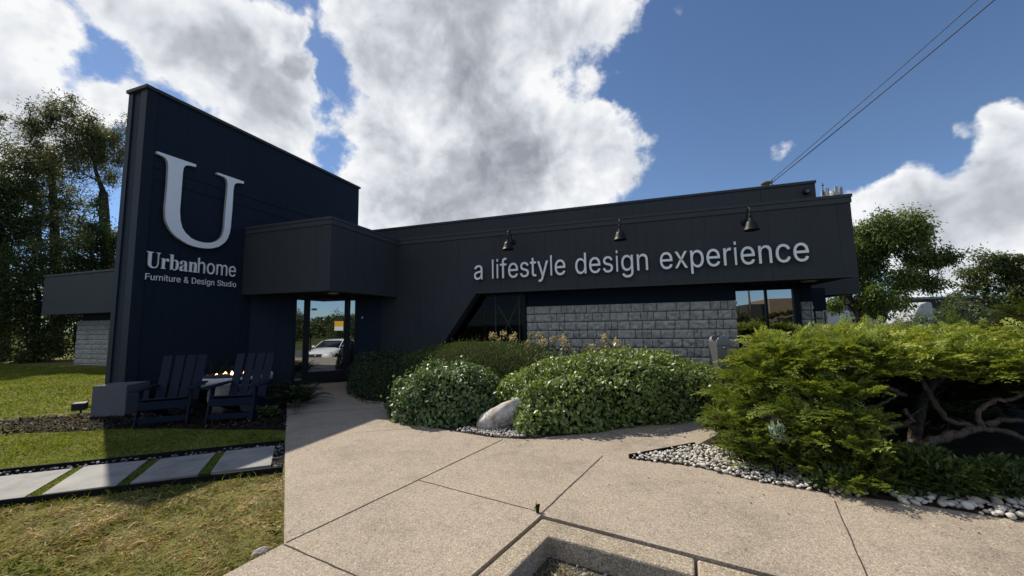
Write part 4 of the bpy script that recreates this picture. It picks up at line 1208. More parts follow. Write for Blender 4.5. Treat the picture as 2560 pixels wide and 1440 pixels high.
# ------------------------------------------------------------------ lettering
def glyph_mesh(splines, depth, size, sx, weight):
    cu = bpy.data.curves.new('glyph', 'CURVE')
    cu.dimensions = '2D'
    cu.fill_mode = 'BOTH'
    cu.extrude = depth/2
    cu.offset = weight
    for s in splines:
        pts = [tuple(int(k) for k in q.split(',')) for q in s.split()]
        sp = cu.splines.new('POLY')
        sp.points.add(len(pts)-1)
        for i, (x, y) in enumerate(pts):
            sp.points[i].co = (x/1000*size*sx, y/1000*size, 0, 1)
        sp.use_cyclic_u = True
    ob = bpy.data.objects.new('glyph', cu)
    COL.objects.link(ob)
    bpy.context.view_layer.update()
    dg = bpy.context.evaluated_depsgraph_get()
    me = bpy.data.meshes.new_from_object(ob.evaluated_get(dg))
    bpy.data.objects.remove(ob)
    bpy.data.curves.remove(cu)
    me.name = 'letter'
    return me


LC = {}


def two_tone(me, back=0):
    me.materials.clear()
    me.materials.append(M['letter'])
    me.materials.append(M['letter_edge'])
    for p in me.polygons:
        p.material_index = 0 if abs(p.normal.z) > 0.7 else 1


def letters(parent, text, table, size, sx, depth, M4, x0=0.0, weight=0.0, gap=0.0, space=0.24, adv=None):
    x = x0
    for ch in text:
        if ch == ' ':
            x += space*size*sx
            continue
        a, spl = table[ch]
        if ch == 'l':
            spl = ['53,0 102,0 102,509 53,509']
            a = 155
        if ch == 'i':
            spl = ['59,0 108,0 108,379 59,379', '59,440 108,440 108,509 59,509']
        if adv:
            xs = [int(q.split(',')[0]) for s in spl for q in s.split()]
            a = max(xs)+adv
        key = (ch, id(table), size, sx, depth)
        if key not in LC:
            LC[key] = glyph_mesh(spl, depth, size, sx, weight)
            two_tone(LC[key])
        o = bpy.data.objects.new('letter', LC[key])
        COL.objects.link(o)
        o.parent = parent
        o.matrix_local = M4 @ Matrix.Translation((x, 0, 0))
        x += (a/1000*size+gap)*sx
    return x


def text_len(text, table, size, gap=0.0, space=0.24, adv=None):
    x = 0
    for ch in text:
        if ch == ' ':
            x += space*size
            continue
        a = 155 if ch == 'l' else table[ch][0]
        if adv:
            a = max(int(q.split(',')[0]) for s in table[ch][1] for q in s.split())+adv
        x += a/1000*size+gap
    return x


# line of lettering on the fascia
txt = 'a lifestyle design experience'
sgn = thing('wall_lettering', 'large pale lettering a lifestyle design experience across the dark fascia', 'sign', (-4.09, Y0-0.06, 2.68))
L0 = text_len(txt, SANS, 1.0, 0.004)
sx = 7.52/L0
RX = Matrix(((1, 0, 0, 0), (0, 0, -1, 0), (0, 1, 0, 0), (0, 0, 0, 1)))
letters(sgn, txt, SANS, 1.0, sx, 0.045, RX, -0.03*sx, 0.0, 0.004)

# U monogram, traced on the sign wall (y, z)
UPTS = [(4.735, 5.116), (5.452, 5.126), (5.451, 5.07), (5.311, 5.049), (5.252, 5.02), (5.219, 4.96), (5.21, 4.874), (5.206, 4.498), (5.203, 3.988), (5.225, 3.80), (5.265, 3.66), (5.33, 3.56), (5.442, 3.469), (5.53, 3.435), (5.612, 3.422), (5.71, 3.42), (5.807, 3.432), (5.89, 3.46), (5.961, 3.505), (6.025, 3.56), (6.071, 3.628), (6.102, 3.73), (6.119, 3.84), (6.123, 4.248), (6.141, 4.769), (6.141, 4.924), (6.116, 5.019), (6.08, 5.05), (6.041, 5.066), (5.946, 5.071), (5.895, 5.071), (5.897, 5.118), (6.522, 5.125), (6.52, 5.066), (6.429, 5.053), (6.375, 5.037), (6.341, 5.016), (6.31, 4.985), (6.293, 4.945), (6.282, 4.84), (6.278, 4.292), (6.263, 3.875), (6.245, 3.74), (6.21, 3.62), (6.165, 3.53), (6.103, 3.459), (6.02, 3.385), (5.924, 3.338), (5.83, 3.308), (5.727, 3.293), (5.61, 3.287), (5.493, 3.297), (5.388, 3.322), (5.288, 3.367), (5.19, 3.42), (5.107, 3.487), (5.05, 3.56), (5.004, 3.642), (4.97, 3.72), (4.952, 3.806), (4.937, 4.002), (4.947, 4.454), (4.941, 4.86), (4.926, 4.968), (4.895, 5.023), (4.865, 5.042), (4.829, 5.055), (4.734, 5.064)]
b = MB()
MW = Matrix(((0, 0, 1, 0), (1, 0, 0, 0), (0, 1, 0, 0), (0, 0, 0, 1)))
b.prism(UPTS, -9.20, -9.135, 0, MW)
b.mi = [0 if i < 2 else 1 for i in range(len(b.f))]
um = b.build('monogram_sign', [M['letter'], M['letter_edge']])
tag(um, 'giant pale serif capital U mounted high on the navy sign wall', 'sign')

# shop name and the line under it
sg2 = thing('wall_lettering', 'pale Urbanhome name lettering under the giant U', 'sign', (-9.20, 4.72, 2.735))
RW = Matrix(((0, 0, 1, 0), (1, 0, 0, 0), (0, 1, 0, 0), (0, 0, 0, 1)))
l1 = text_len('Urban', SERIF, 0.70, 0, 0.24, 8)
l2 = text_len('home', SANS, 0.66, -0.004)
sx = 1.80/(l1+l2)
xe = letters(sg2, 'Urban', SERIF, 0.70, sx, 0.03, RW, -0.01, 0.0, 0, 0.24, 8)
letters(sg2, 'home', SANS, 0.66, sx, 0.03, RW, xe-0.02, 0.0, -0.004)
sg3 = thing('wall_lettering', 'small pale Furniture & Design Studio line lowest on the sign wall', 'sign', (-9.205, 4.715, 2.487))
t3 = 'Furniture & Design Studio'
sx = 1.80/text_len(t3, SANS, 0.25)
letters(sg3, t3, SANS, 0.25, sx, 0.02, RW, 0, 0.0)
# ------------------------------------------------------------------ lamps on the fascia
gl = 'gooseneck lamps over the fascia lettering'
lm = thing('gooseneck_lamp', 'black gooseneck lamp above the word lifestyle', 'lamp', (-2.99, Y0, 3.61), 0.0, gl)
b = MB()
AX = Matrix.Rotation(math.pi/2, 3, 'X')
b.lathe([(0.0, 0.045), (0.03, 0.042), (0.062, 0.02), (0.068, 0.0)], 20, (0, 0, 0), 0, AX)
b.build('wall_plate', M['lamp'], lm, off=(0, 0, 0))
ctrl = [(0, -0.03, 0), (0, -0.10, 0.015), (0, -0.17, 0.07), (0, -0.22, 0.15), (0, -0.28, 0.215), (0, -0.355, 0.24), (0, -0.425, 0.215), (0, -0.46, 0.15), (0, -0.465, 0.06)]
b = MB()
b.tube(ctrl, 0.0125, 10)
b.build('arm', M['lamp'], lm, off=(0, 0, 0))
b = MB()
b.lathe([(0.014, 0.10), (0.026, 0.085), (0.016, 0.07), (0.028, 0.05), (0.030, 0.02), (0.022, 0.01), (0.034, -0.02), (0.040, -0.06), (0.048, -0.075)], 20, (0, -0.465, 0))
b.lathe([(0.048, -0.072), (0.075, -0.088), (0.095, -0.13), (0.118, -0.20), (0.142, -0.262), (0.150, -0.268), (0.148, -0.276), (0.136, -0.268), (0.110, -0.20), (0.085, -0.13), (0.0, -0.085)], 28, (0, -0.465, 0))
b.build('shade', M['lamp'], lm, off=(0, 0, 0))
b = MB()
b.lathe([(0.0, -0.235), (0.03, -0.225), (0.042, -0.19), (0.03, -0.15), (0.02, -0.12)], 16, (0, -0.465, 0))
b.build('bulb', M['white'], lm, off=(0, 0, 0))
lm2 = copy_tree(lm)
lm2.location = (-0.30, Y0, 3.62)
lm2['label'] = 'black gooseneck lamp above the word design'
lm3 = copy_tree(lm)
lm3.location = (2.29, Y0, 3.60)
lm3['label'] = 'black gooseneck lamp above the word experience'

# floodlight on the parapet, roof vent, cables, antenna mast
fl = thing('floodlight', 'small round floodlight fixed near the right end of the upper parapet', 'lamp', (3.92, 10.47, 4.50))
b = MB()
b.lathe([(0.0, 0.07), (0.05, 0.07), (0.07, 0.05), (0.075, 0.0)], 20, (3.92, 10.46, 4.50), 0, AX)
b.build('housing', M['lamp'], fl)
b = MB()
b.obox((3.925, 10.385, 4.50), Vector((0.85, 0, 0.5)), Vector((0, 1, 0)), Vector((-0.5, 0, 0.85)), 0.07, 0.01, 0.07)
b.build('lens', plain('flood_lens', (0.10, 0.10, 0.11), 0.3), fl)
b = MB()
b.lathe([(0.05, 4.3), (0.05, 5.28), (0.11, 5.30), (0.11, 5.34), (0.065, 5.36), (0.09, 5.38), (0.135, 5.41), (0.135, 5.45), (0.0, 5.50)], 18, (3.70, 12.4, 0))
tag(b.build('roof_vent', M['rust']), 'weathered mushroom capped vent pipe on the flat roof', 'vent')


def sag(a, c, n=24, s=0.15):
    a, c = Vector(a), Vector(c)
    return [a.lerp(c, i/n)-Vector((0, 0, s*4*(i/n)*(1-i/n))) for i in range(n+1)]


pb = Vector((8.95, 4.70, 0))
pg = 'cables strung from the roof'
b = MB()
b.tube(sag((3.95, 12.75, 5.62), (8.90, 4.66, 9.55), s=0.10), 0.008, 6)
tag(b.build('overhead_cable', M['wire']), 'upper thinner cable running from the roof up to the right', 'cable', pg)
b = MB()
b.tube(sag((3.97, 12.80, 5.56), (8.96, 4.70, 9.20), s=0.12), 0.011, 6)
tag(b.build('overhead_cable', M['wire']), 'lower thicker cable running from the roof up to the right', 'cable', pg)
b = MB()
b.tube([(3.96, 12.78, 3.7), (3.96, 12.78, 5.64)], 0.022, 8)
tag(b.build('service_mast', M['wire']), 'thin service mast behind the roof vent holding the cables', 'mast')
b = MB()
b.tube([(8.95, 4.70, -0.9), (8.95, 4.70, 9.8)], [0.15, 0.11], 12)
tag(b.build('utility_pole', M['pole_wood']), 'wooden pole right of the juniper carrying two cables', 'pole')

an = thing('antenna_tower', 'cell antenna tower top showing above the right roof edge', 'tower', (27.2, 64.5, -0.9))
b = MB()
b.tube([(27.2, 64.5, -0.9), (27.2, 64.5, 19.7)], [0.5, 0.28], 12)
b.build('mast', M['panel_white'], an)
for k in range(7):
    a = k*math.pi*2/7+0.3
    for q in (0,):
        c = Vector((27.2+1.1*math.cos(a), 64.5+1.1*math.sin(a), 19.25))
        b = MB()
        b.obox(c, Vector((-math.sin(a), math.cos(a), 0)), Vector((math.cos(a), math.sin(a), 0)), UP, 0.36, 0.16, 1.5)
        b.bar(c-Vector((math.cos(a), math.sin(a), 0))*1.0, c, 0.08, 0.08)
        b.build('panel', M['panel_white'] if k % 2 else M['far_band'], an)
b = MB()
b.tube([(26.1, 64.2, 19.2), (26.1, 64.2, 21.0)], 0.05, 6)
b.lathe([(0, 0.2), (0.16, 0), (0, -0.2)], 8, (26.1, 64.2, 20.6))
b.build('whip_aerial', M['wire'], an)

# ------------------------------------------------------------------ chairs by the fire bowl
cg = 'navy adirondack chairs by the fire bowl'
ch = thing('adirondack_chair', 'navy slatted adirondack chair next to the grey block table', 'chair', (0, 0, 0), 0, cg)
mw = M['navy_wood']
Z3 = (0, 0, 0)
for sx_ in (-1, 1):
    b = MB()
    b.bar((sx_*0.315, -0.43, 0.0), (sx_*0.315, -0.30, 0.545), 0.028, 0.10, (0, 1, 0))
    b.build('front_leg', mw, ch, 0.004, Z3)
    b = MB()
    b.bar((sx_*0.275, -0.385, 0.345), (sx_*0.275, 0.62, 0.03), 0.026, 0.13)
    b.build('rear_leg', mw, ch, 0.004, Z3)
    b = MB()
    b.prism([(sx_*0.27, -0.47), (sx_*0.41, -0.47), (sx_*0.42, -0.30), (sx_*0.37, 0.34), (sx_*0.28, 0.36)], 0.546, 0.572)
    b.build('arm', mw, ch, 0.004, Z3)
b = MB()
b.bar((-0.30, -0.395, 0.315), (0.30, -0.395, 0.315), 0.026, 0.125)
b.build('apron', mw, ch, 0.004, Z3)
b = MB()
b.bar((-0.30, -0.425, 0.10), (0.30, -0.425, 0.10), 0.026, 0.085)
b.build('stretcher', mw, ch, 0.004, Z3)
b = MB()
for i in range(5):
    y = -0.375+0.112*i
    z = 0.405-0.034*i*0.9
    b.obox((0, y, z), Vector((1, 0, 0)), Vector((0, 1, -0.3)).normalized(), Vector((0, 0.3, 1)).normalized(), 0.575, 0.10, 0.024)
b.build('seat', mw, ch, 0.004, Z3)
for i, xx in enumerate((-0.216, -0.073, 0.073, 0.216)):
    b = MB()
    a = 0.12*(-1 if xx > 0 else 1)*(1 if abs(xx) > 0.1 else 0.3)
    up_ = Vector((xx*0.12, 0.40, 0.90)).normalized()
    side = Vector((1, a*-1.0, 0)).normalized()
    side = (side-up_*side.dot(up_)).normalized()
    nrm = side.cross(up_)
    yo = -0.02 if abs(xx) > 0.1 else 0.0
    b.obox(Vector((xx*1.03, 0.13+yo, 0.255))+up_*0.42, side, nrm, up_, 0.132, 0.024, 0.86)
    b.build('back_slat', mw, ch, 0.004, Z3)
b = MB()
b.bar((-0.33, 0.345, 0.535), (0.33, 0.345, 0.535), 0.03, 0.07)
b.bar((-0.26, 0.20, 0.27), (0.26, 0.20, 0.27), 0.03, 0.07)
b.build('back_rail', mw, ch, 0.004, Z3)
ch.location = (-7.42, 4.32, 0.0)
ch.rotation_euler = (0, 0, math.radians(43))
ch2 = copy_tree(ch)
ch2.location = (-6.50, 4.82, 0.0)
ch2.rotation_euler = (0, 0, math.radians(31))
ch2['label'] = 'navy slatted adirondack chair closer to the door, in front of the fire bowl'

# fire bowl
fb = thing('fire_bowl', 'round white fire bowl of dark stones on a blue grey pedestal behind the chairs', 'fire bowl', (-8.0, 5.75, 0))
fc = (-8.0, 5.75, 0)
b = MB()
b.lathe([(0.30, 0.26), (0.48, 0.30), (0.60, 0.36), (0.655, 0.43), (0.66, 0.53), (0.645, 0.54), (0.60, 0.54), (0.59, 0.48), (0.0, 0.46)], 48, fc)
b.build('bowl', M['bowl'], fb)
b = MB()
b.lathe([(0.36, -0.05), (0.36, 0.02), (0.30, 0.262), (0.0, 0.262)], 40, fc)
b.build('pedestal', M['pedestal'], fb)
m = 260
a = rng.uniform(0, 6.283, m)
r = 0.57*np.sqrt(rng.random(m))
s = rng.uniform(0.02, 0.04, m)
base = ICO_V[None]*s[:, None, None]*(1+0.18*rng.normal(size=(m, len(ICO_V), 1)))
V = base+np.stack([fc[0]+r*np.cos(a), fc[1]+r*np.sin(a), 0.50+0.05*(1-(r/0.57)**2)+rng.uniform(0, 0.02, m)], 1)[:, None, :]
F = (ICO_F[None]+(np.arange(m)*len(ICO_V))[:, None, None]).reshape(-1, 3)
lv = np_mesh('lava_rocks', V.reshape(-1, 3), F, M['lava'], fb)
lv['kind'] = 'stuff'
for dx, dy, h in ((-0.12, -0.30, 0.05), (-0.04, -0.18, 0.075), (0.03, -0.26, 0.055), (0.10, -0.12, 0.06), (0.17, -0.20, 0.10), (0.22, -0.10, 0.12), (0.14, 0.0, 0.06), (0.28, -0.02, 0.10)):
    b = MB()
    b.lathe([(0.0, 0.0), (0.024, h*0.18), (0.028, h*0.35), (0.017, h*0.62), (0.006, h*0.85), (0.0, h)], 8, (fc[0]+dx, fc[1]+dy, 0.55))
    fo = b.build('flame', M['flame'], fb)


def rock(name, c, sx, sy, sz, mat, label, cat, seed, rz=0.0, rough=0.22):
    r = np.random.default_rng(seed)
    v, f = ICO_V.copy(), ICO_F
    # one more subdivision for smoother facets
    me = bpy.data.meshes.new('r')
    me.from_pydata(v.tolist(), [], f.tolist())
    import bmesh
    bm = bmesh.new()
    bm.from_mesh(me)
    bmesh.ops.subdivide_edges(bm, edges=bm.edges, cuts=2, use_grid_fill=True)
    dirs = [Vector(r.normal(size=3)).normalized() for _ in range(9)]
    cuts = [r.uniform(0.62, 0.92) for _ in range(9)]
    for q in bm.verts:
        p = q.co.normalized()
        for d_, k in zip(dirs, cuts):
            t = p.dot(d_)
            if t > k:
                p -= d_*(t-k)*0.9
        n_ = math.sin(p.x*7+seed)*math.cos(p.y*6-seed)*math.sin(p.z*8+2*seed)
        p *= 1+rough*0.25*n_+r.normal()*0.012
        q.co = Vector((p.x*sx, p.y*sy, p.z*sz))
    bmesh.ops.rotate(bm, verts=bm.verts, cent=(0, 0, 0), matrix=Matrix.Rotation(rz, 3, 'Z'))
    bm.to_mesh(me)
    bm.free()
    me.materials.append(mat)
    me.polygons.foreach_set('use_smooth', [True]*len(me.polygons))
    me.name = name
    o = bpy.data.objects.new(name, me)
    o.location = c
    COL.objects.link(o)
    return tag(o, label, cat)


o = rock('boulder', (-1.92, 5.32, 0.17), 0.44, 0.22, 0.20, M['boulder'], 'pale quartz boulder leaning between the two bright rounded shrubs', 'boulder', 4, 0.45)
o.rotation_euler = (0.1, -0.42, 0)
rock('rock', (-7.25, 5.0, 0.18), 0.30, 0.24, 0.30, M['tan_rock'], 'tan rock seen between the two navy chairs', 'rock', 11, 0.4)
rock('rock', (-6.85, 5.25, 0.12), 0.24, 0.20, 0.24, M['tan_rock'], 'tan rock glimpsed under the arm of the chair closer to the door', 'rock', 12, 1.4)
rock('edge_stone', (-2.50, 2.03, -0.03), 0.055, 0.032, 0.045, M['boulder'], 'small pale stone sunk in the lawn at the walkway corner', 'stone', 9, 1.1)

# grey block table and ground spotlight
bt = thing('side_table', 'plain grey cast block table at the foot of the sign wall', 'side table', (-9.05, 4.52, 0), 0)
ex = Vector((0.90, 0.43, 0)).normalized()
ey = Vector((-0.43, 0.90, 0)).normalized()
c = Vector((-9.02, 4.42, 0))
b = MB()
b.obox(c+UP*0.255, ex, ey, UP, 0.54, 0.50, 0.54)
b.build('body', M['grey_cast'], bt, 0.008)
b = MB()
b.obox(c+ex*0.2715+ey*0.02+UP*0.40, ey, ex, UP, 0.13, 0.006, 0.035)
b.build('hand_slot', M['interior'], bt)
sp = thing('ground_spotlight', 'black box spotlight on the grass beside the sign wall foot', 'spotlight', (-9.95, 4.28, 0), 0)
b = MB()
b.obox((-9.95, 4.28, 0.10), Vector((.8, .6, 0)), Vector((-.6, .8, 0.25)).normalized(), UP, 0.20, 0.10, 0.13)
b.build('housing', M['dark_plastic'], sp, 0.01)
b = MB()
b.tube([(-9.95, 4.30, -0.03), (-9.95, 4.30, 0.05)], 0.015, 8)
b.bar((-9.85, 4.36, 0.06), (-9.80, 4.40, 0.10), 0.02, 0.02)
b.build('stake', M['dark_plastic'], sp)

# steel access post
ps = thing('access_post', 'brushed steel access post with rounded top before the block wall', 'post', (1.42, 7.95, 0))
ex = Vector((0.96, 0.28, 0)).normalized()
ey = Vector((-0.28, 0.96, 0)).normalized()
c = Vector((1.43, 8.02, 0))
prof = [(-0.125, 0.0), (0.125, 0.0), (0.125, 1.09)]+[(0.125*math.cos(t), 1.09+0.125*math.sin(t)) for t in np.linspace(0.2, math.pi-0.2, 10)]+[(-0.125, 1.09)]
MP = Matrix(((ex.x, 0, ey.x, c.x), (ex.y, 0, ey.y, c.y), (0, 1, 0, 0), (0, 0, 0, 1)))
b = MB()
b.prism(prof, -0.16, 0.16, 0, MP)
b.build('body', M['steel'], ps, 0.004)
b = MB()
b.obox(c-ey*0.161+UP*1.035, ex, ey, UP, 0.25, 0.003, 0.008)
b.build('seam', M['dark_plastic'], ps)
b = MB()
b.lathe([(0.0, 0.02), (0.016, 0.018), (0.02, 0.0)], 12, c-ey*0.16+ex*0.0+UP*1.0, 0, AX)
b.build('lock', M['chrome'], ps)
b = MB()
b.obox(c+ex*0.127+UP*1.0, ey, ex, UP, 0.10, 0.006, 0.15)
kp = b.build('keypad', M['chrome'], ps)
b = MB()
b.obox(c+ex*0.1315-ey*0.0+UP*1.0, ey, ex, UP, 0.07, 0.004, 0.11)
b.build('keypad_face', M['dark_plastic'], kp)
b = MB()
b.obox(c+ex*0.127+UP*0.76, ey, ex, UP, 0.12, 0.006, 0.16)
b.build('card_slot', M['interior'], ps)
b = MB()
b.obox(c+ex*0.128+ey*0.03+UP*0.58, ey, ex, UP, 0.02, 0.008, 0.10)
b.obox(c+ex*0.128-ey*0.03+UP*0.53, ey, ex, UP, 0.02, 0.008, 0.08)
b.build('bracket', M['chrome'], ps)
# ------------------------------------------------------------------ shrubs
def dome_points(n, c, rx, ry, h, ang, ex=2.6, skin=0.12, lump=0.05, seed=1, zmin=0.0, cut=0.7):
    """points and outward normals just inside a clipped dome"""
    d = rand_dirs(n*2)
    d[:, 2] = np.abs(d[:, 2])
    d = d[:n]
    # superellipsoid radius
    q = (np.abs(d[:, 0])**ex+np.abs(d[:, 1])**ex+np.abs(d[:, 2])**ex)**(-1/ex)
    p = d*q[:, None]
    lum = 1+lump*(2*vnoise(d[:, 0]*3+d[:, 2]*2+9, d[:, 1]*3+9, 1.5, seed)-1)*2
    depth = 1-skin*rng.random(n)**1.6
    p = p*(lum*depth)[:, None]
    nrm = unit(np.sign(p)*np.abs(p)**(ex-1)/np.array([rx, ry, h]))
    P = p*np.array([rx, ry, h])
    ca, sa = math.cos(ang), math.sin(ang)
    R = np.array([[ca, -sa, 0], [sa, ca, 0], [0, 0, 1]])
    return P @ R.T+np.array(c), nrm @ R.T


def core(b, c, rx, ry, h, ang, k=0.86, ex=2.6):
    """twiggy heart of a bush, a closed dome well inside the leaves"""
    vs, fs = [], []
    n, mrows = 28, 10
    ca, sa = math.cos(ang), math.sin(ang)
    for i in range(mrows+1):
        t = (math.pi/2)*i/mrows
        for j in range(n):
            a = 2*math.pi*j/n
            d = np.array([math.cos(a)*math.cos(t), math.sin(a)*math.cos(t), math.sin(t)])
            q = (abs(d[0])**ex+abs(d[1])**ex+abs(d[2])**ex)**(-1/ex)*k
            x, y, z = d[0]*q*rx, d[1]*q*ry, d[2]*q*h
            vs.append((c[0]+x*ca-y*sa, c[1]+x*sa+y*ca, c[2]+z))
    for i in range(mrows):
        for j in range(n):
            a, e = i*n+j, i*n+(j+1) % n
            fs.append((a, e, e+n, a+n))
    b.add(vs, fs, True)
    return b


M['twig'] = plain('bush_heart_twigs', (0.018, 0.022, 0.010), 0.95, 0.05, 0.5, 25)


def shrub(name, c, rx, ry, h, ang, n, L, W, mat, label, cat='shrub', group=None, ex=2.6, skin=0.14, up=0.5, jit=0.9, k=0.86, seed=1, lump=0.06):
    t = thing(name, label, cat, c, 0, group)
    P, N = dome_points(n, c, rx, ry, h, ang, ex, skin, lump, seed)
    A = unit(N*0.55+rand_dirs(n)*jit+np.array([0, 0, up]))
    Nn = unit(N+rand_dirs(n)*0.6+np.array([0, 0, 0.65]))
    V, F = leaves(P, A, Nn, L*rng.uniform(0.65, 1.3, n), W*rng.uniform(0.7, 1.25, n))
    # a few stray shoots stand clear of the clipped outline
    k2 = rng.random(n) > 0.955
    V = V.reshape(-1, 4, 3)
    V[k2] += (N[k2]*0.08+np.array([0, 0, 0.06]))[:, None, :]*rng.random(k2.sum())[:, None, None]
    V = V.reshape(-1, 3)
    V[:, 2] = np.maximum(V[:, 2], 0.006)
    tn = np.clip(rng.beta(2, 2.6, n)*0.75+0.25*vnoise(P[:, 0], P[:, 1], 4, seed)+(rng.random(n) > 0.985)*0.5, 0, 1)
    np_mesh('foliage', V, F, mat, t, np.repeat(tn, 4))
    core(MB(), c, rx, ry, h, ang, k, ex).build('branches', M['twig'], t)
    return t


shrub('rounded_shrub', (-3.05, 5.78, 0), 0.98, 0.80, 0.84, 0.1, 8500, 0.074, 0.042, M['leaf_cool'], 'smaller bright rounded shrub left of the pale boulder', seed=2, ex=2.4)
shrub('rounded_shrub', (-0.30, 6.80, 0), 2.30, 0.98, 0.93, 0.70, 20000, 0.076, 0.041, M['leaf_bright'], 'long bright clipped shrub right of the pale boulder', seed=3, ex=2.5)
shrub('clipped_yew', (-3.20, 7.55, 0), 2.35, 1.30, 1.13, 0.0, 36000, 0.050, 0.012, M['yew'], 'broad domed dark yew mound behind the bright shrubs', ex=2.2, skin=0.08, up=0.6, jit=0.6, k=0.92, seed=4, lump=0.03)
shrub('clipped_hedge', (-5.55, 7.38, 0), 1.35, 0.70, 0.92, -0.69, 14000, 0.036, 0.020, M['leaf_dark'], 'dark small leaved shrub in shade beside the entrance walk', ex=2.8, skin=0.12, seed=5)
shrub('low_shrub', (1.95, 8.65, 0), 0.55, 0.5, 0.88, 0.0, 3500, 0.05, 0.03, M['leaf_dark'], 'small dark shrub under the right window behind the steel post', ex=2.3, seed=6)


# ------------------------------------------------------------------ juniper
def spray(length=0.30, n=9, seed=0):
    """one flat feathery juniper spray along +x, z up: leaf quads"""
    r = np.random.default_rng(seed)
    P, A, L, W = [], [], [], []
    for i in range(n):
        f = (i+0.5)/n
        x = length*f
        for s in (-1, 1):
            a = math.radians(38+r.uniform(-12, 12))
            l = length*0.42*(1-f*0.75)*r.uniform(0.7, 1.2)
            d = np.array([math.cos(a), s*math.sin(a), r.uniform(-0.15, 0.35)])
            p = np.array([x, 0, 0.02*math.sin(f*3)])
            P.append(p)
            A.append(d)
            L.append(l)
            W.append(0.012)
            for q in (0.35, 0.65):
                for s2 in (-1, 1):
                    a2 = a*s+s2*0.6
                    d2 = np.array([math.cos(a2), math.sin(a2), r.uniform(-0.2, 0.5)])
                    P.append(p+d*l*q)
                    A.append(d2)
                    L.append(l*0.45)
                    W.append(0.010)
    P.append(np.zeros(3))
    A.append(np.array([1, 0, 0.05]))
    L.append(length*1.08)
    W.append(0.008)
    return np.array(P), np.array(A), np.array(L), np.array(W)


SPR = [spray(0.30, 7, k) for k in range(5)]


def sprays(P, D, size, t0):
    """place sprays at P pointing along D"""
    Vs, T = [], []
    n = len(P)
    which = rng.integers(0, len(SPR), n)
    D = unit(D)
    up = unit(np.array([0, 0, 1.0])+rand_dirs(n)*0.45)
    S_ = unit(np.cross(up, D))
    U_ = np.cross(D, S_)
    for k, (p, a, l, w) in enumerate(SPR):
        idx = np.where(which == k)[0]
        if not len(idx):
            continue
        sc = size[idx][:, None, None]
        tr = lambda q: q[None, :, 0:1]*D[idx][:, None, :]+q[None, :, 1:2]*S_[idx][:, None, :]+q[None, :, 2:3]*U_[idx][:, None, :]
        pp = P[idx][:, None, :]+tr(p)*sc
        pp[:, :, 2] -= (np.linalg.norm(p, axis=1)**2)[None, :]*0.5*size[idx][:, None]
        aa = tr(a)
        m = pp.shape[1]
        nn = U_[idx][:, None, :]+rand_dirs(len(idx)*m).reshape(len(idx), m, 3)*0.5
        V, _ = leaves(pp.reshape(-1, 3), aa.reshape(-1, 3), nn.reshape(-1, 3), (l[None]*size[idx][:, None]).ravel(), (w[None]*np.ones((len(idx), 1))).ravel(), 0.1, True)
        tip = np.clip(p[:, 0]/0.33, 0, 1)
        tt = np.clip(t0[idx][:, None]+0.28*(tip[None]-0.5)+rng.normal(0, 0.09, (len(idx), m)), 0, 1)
        Vs.append(V)
        T.append(np.repeat(tt.ravel(), 4))
    V = np.concatenate(Vs)
    return V, np.arange(len(V)).reshape(-1, 4), np.concatenate(T)


def pad_sprays(pads, dens=205):
    Ps, Ds, Sz, T = [], [], [], []
    for (x, y, z, rx, ry, rz, tone) in pads:
        n = int(dens*(rx*ry+0.5*rz*(rx+ry))*2.2)
        d = rand_dirs(n)
        d[:, 2] = np.where(d[:, 2] < -0.25, -d[:, 2], d[:, 2])
        rad = rng.uniform(0.62, 1.0, n)[:, None]
        P = d*rad*np.array([rx, ry, rz])+np.array([x, y, z])
        hor = d.copy()
        hor[:, 2] *= 0.6
        D = unit(hor*1.0+rand_dirs(n)*0.45+np.array([-0.08, -0.10, 0.20]))
        Ps.append(P-D*0.10)
        Ds.append(D)
        Sz.append(rng.uniform(0.45, 0.95, n))
        T.append(np.clip(tone+rng.normal(0, 0.13, n), 0, 1))
    return np.concatenate(Ps), np.concatenate(Ds), np.concatenate(Sz), np.concatenate(T)


jr = np.random.default_rng(21)
pads = []
J = lambda a: jr.uniform(-a, a)
# left flank: thin shelves stepping back and up with dark gaps between them
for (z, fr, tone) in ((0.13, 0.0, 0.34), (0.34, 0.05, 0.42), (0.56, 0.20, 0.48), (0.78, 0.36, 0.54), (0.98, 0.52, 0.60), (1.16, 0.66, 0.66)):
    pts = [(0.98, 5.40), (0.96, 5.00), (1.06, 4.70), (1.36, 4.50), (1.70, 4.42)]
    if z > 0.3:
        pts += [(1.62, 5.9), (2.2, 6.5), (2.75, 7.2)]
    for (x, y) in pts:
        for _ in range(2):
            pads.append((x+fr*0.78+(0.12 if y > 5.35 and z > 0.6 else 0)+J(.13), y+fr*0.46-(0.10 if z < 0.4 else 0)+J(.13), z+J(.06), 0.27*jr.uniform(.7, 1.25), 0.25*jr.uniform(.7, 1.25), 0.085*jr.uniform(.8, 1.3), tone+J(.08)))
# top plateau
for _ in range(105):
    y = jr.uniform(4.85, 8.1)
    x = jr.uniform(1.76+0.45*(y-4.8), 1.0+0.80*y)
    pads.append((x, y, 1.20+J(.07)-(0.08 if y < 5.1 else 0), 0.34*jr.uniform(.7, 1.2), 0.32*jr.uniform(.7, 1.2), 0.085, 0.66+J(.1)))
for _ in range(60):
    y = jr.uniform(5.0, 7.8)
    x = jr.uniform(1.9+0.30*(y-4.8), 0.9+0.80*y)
    pads.append((x, y, 1.03+J(.05), 0.38, 0.36, 0.08, 0.30))
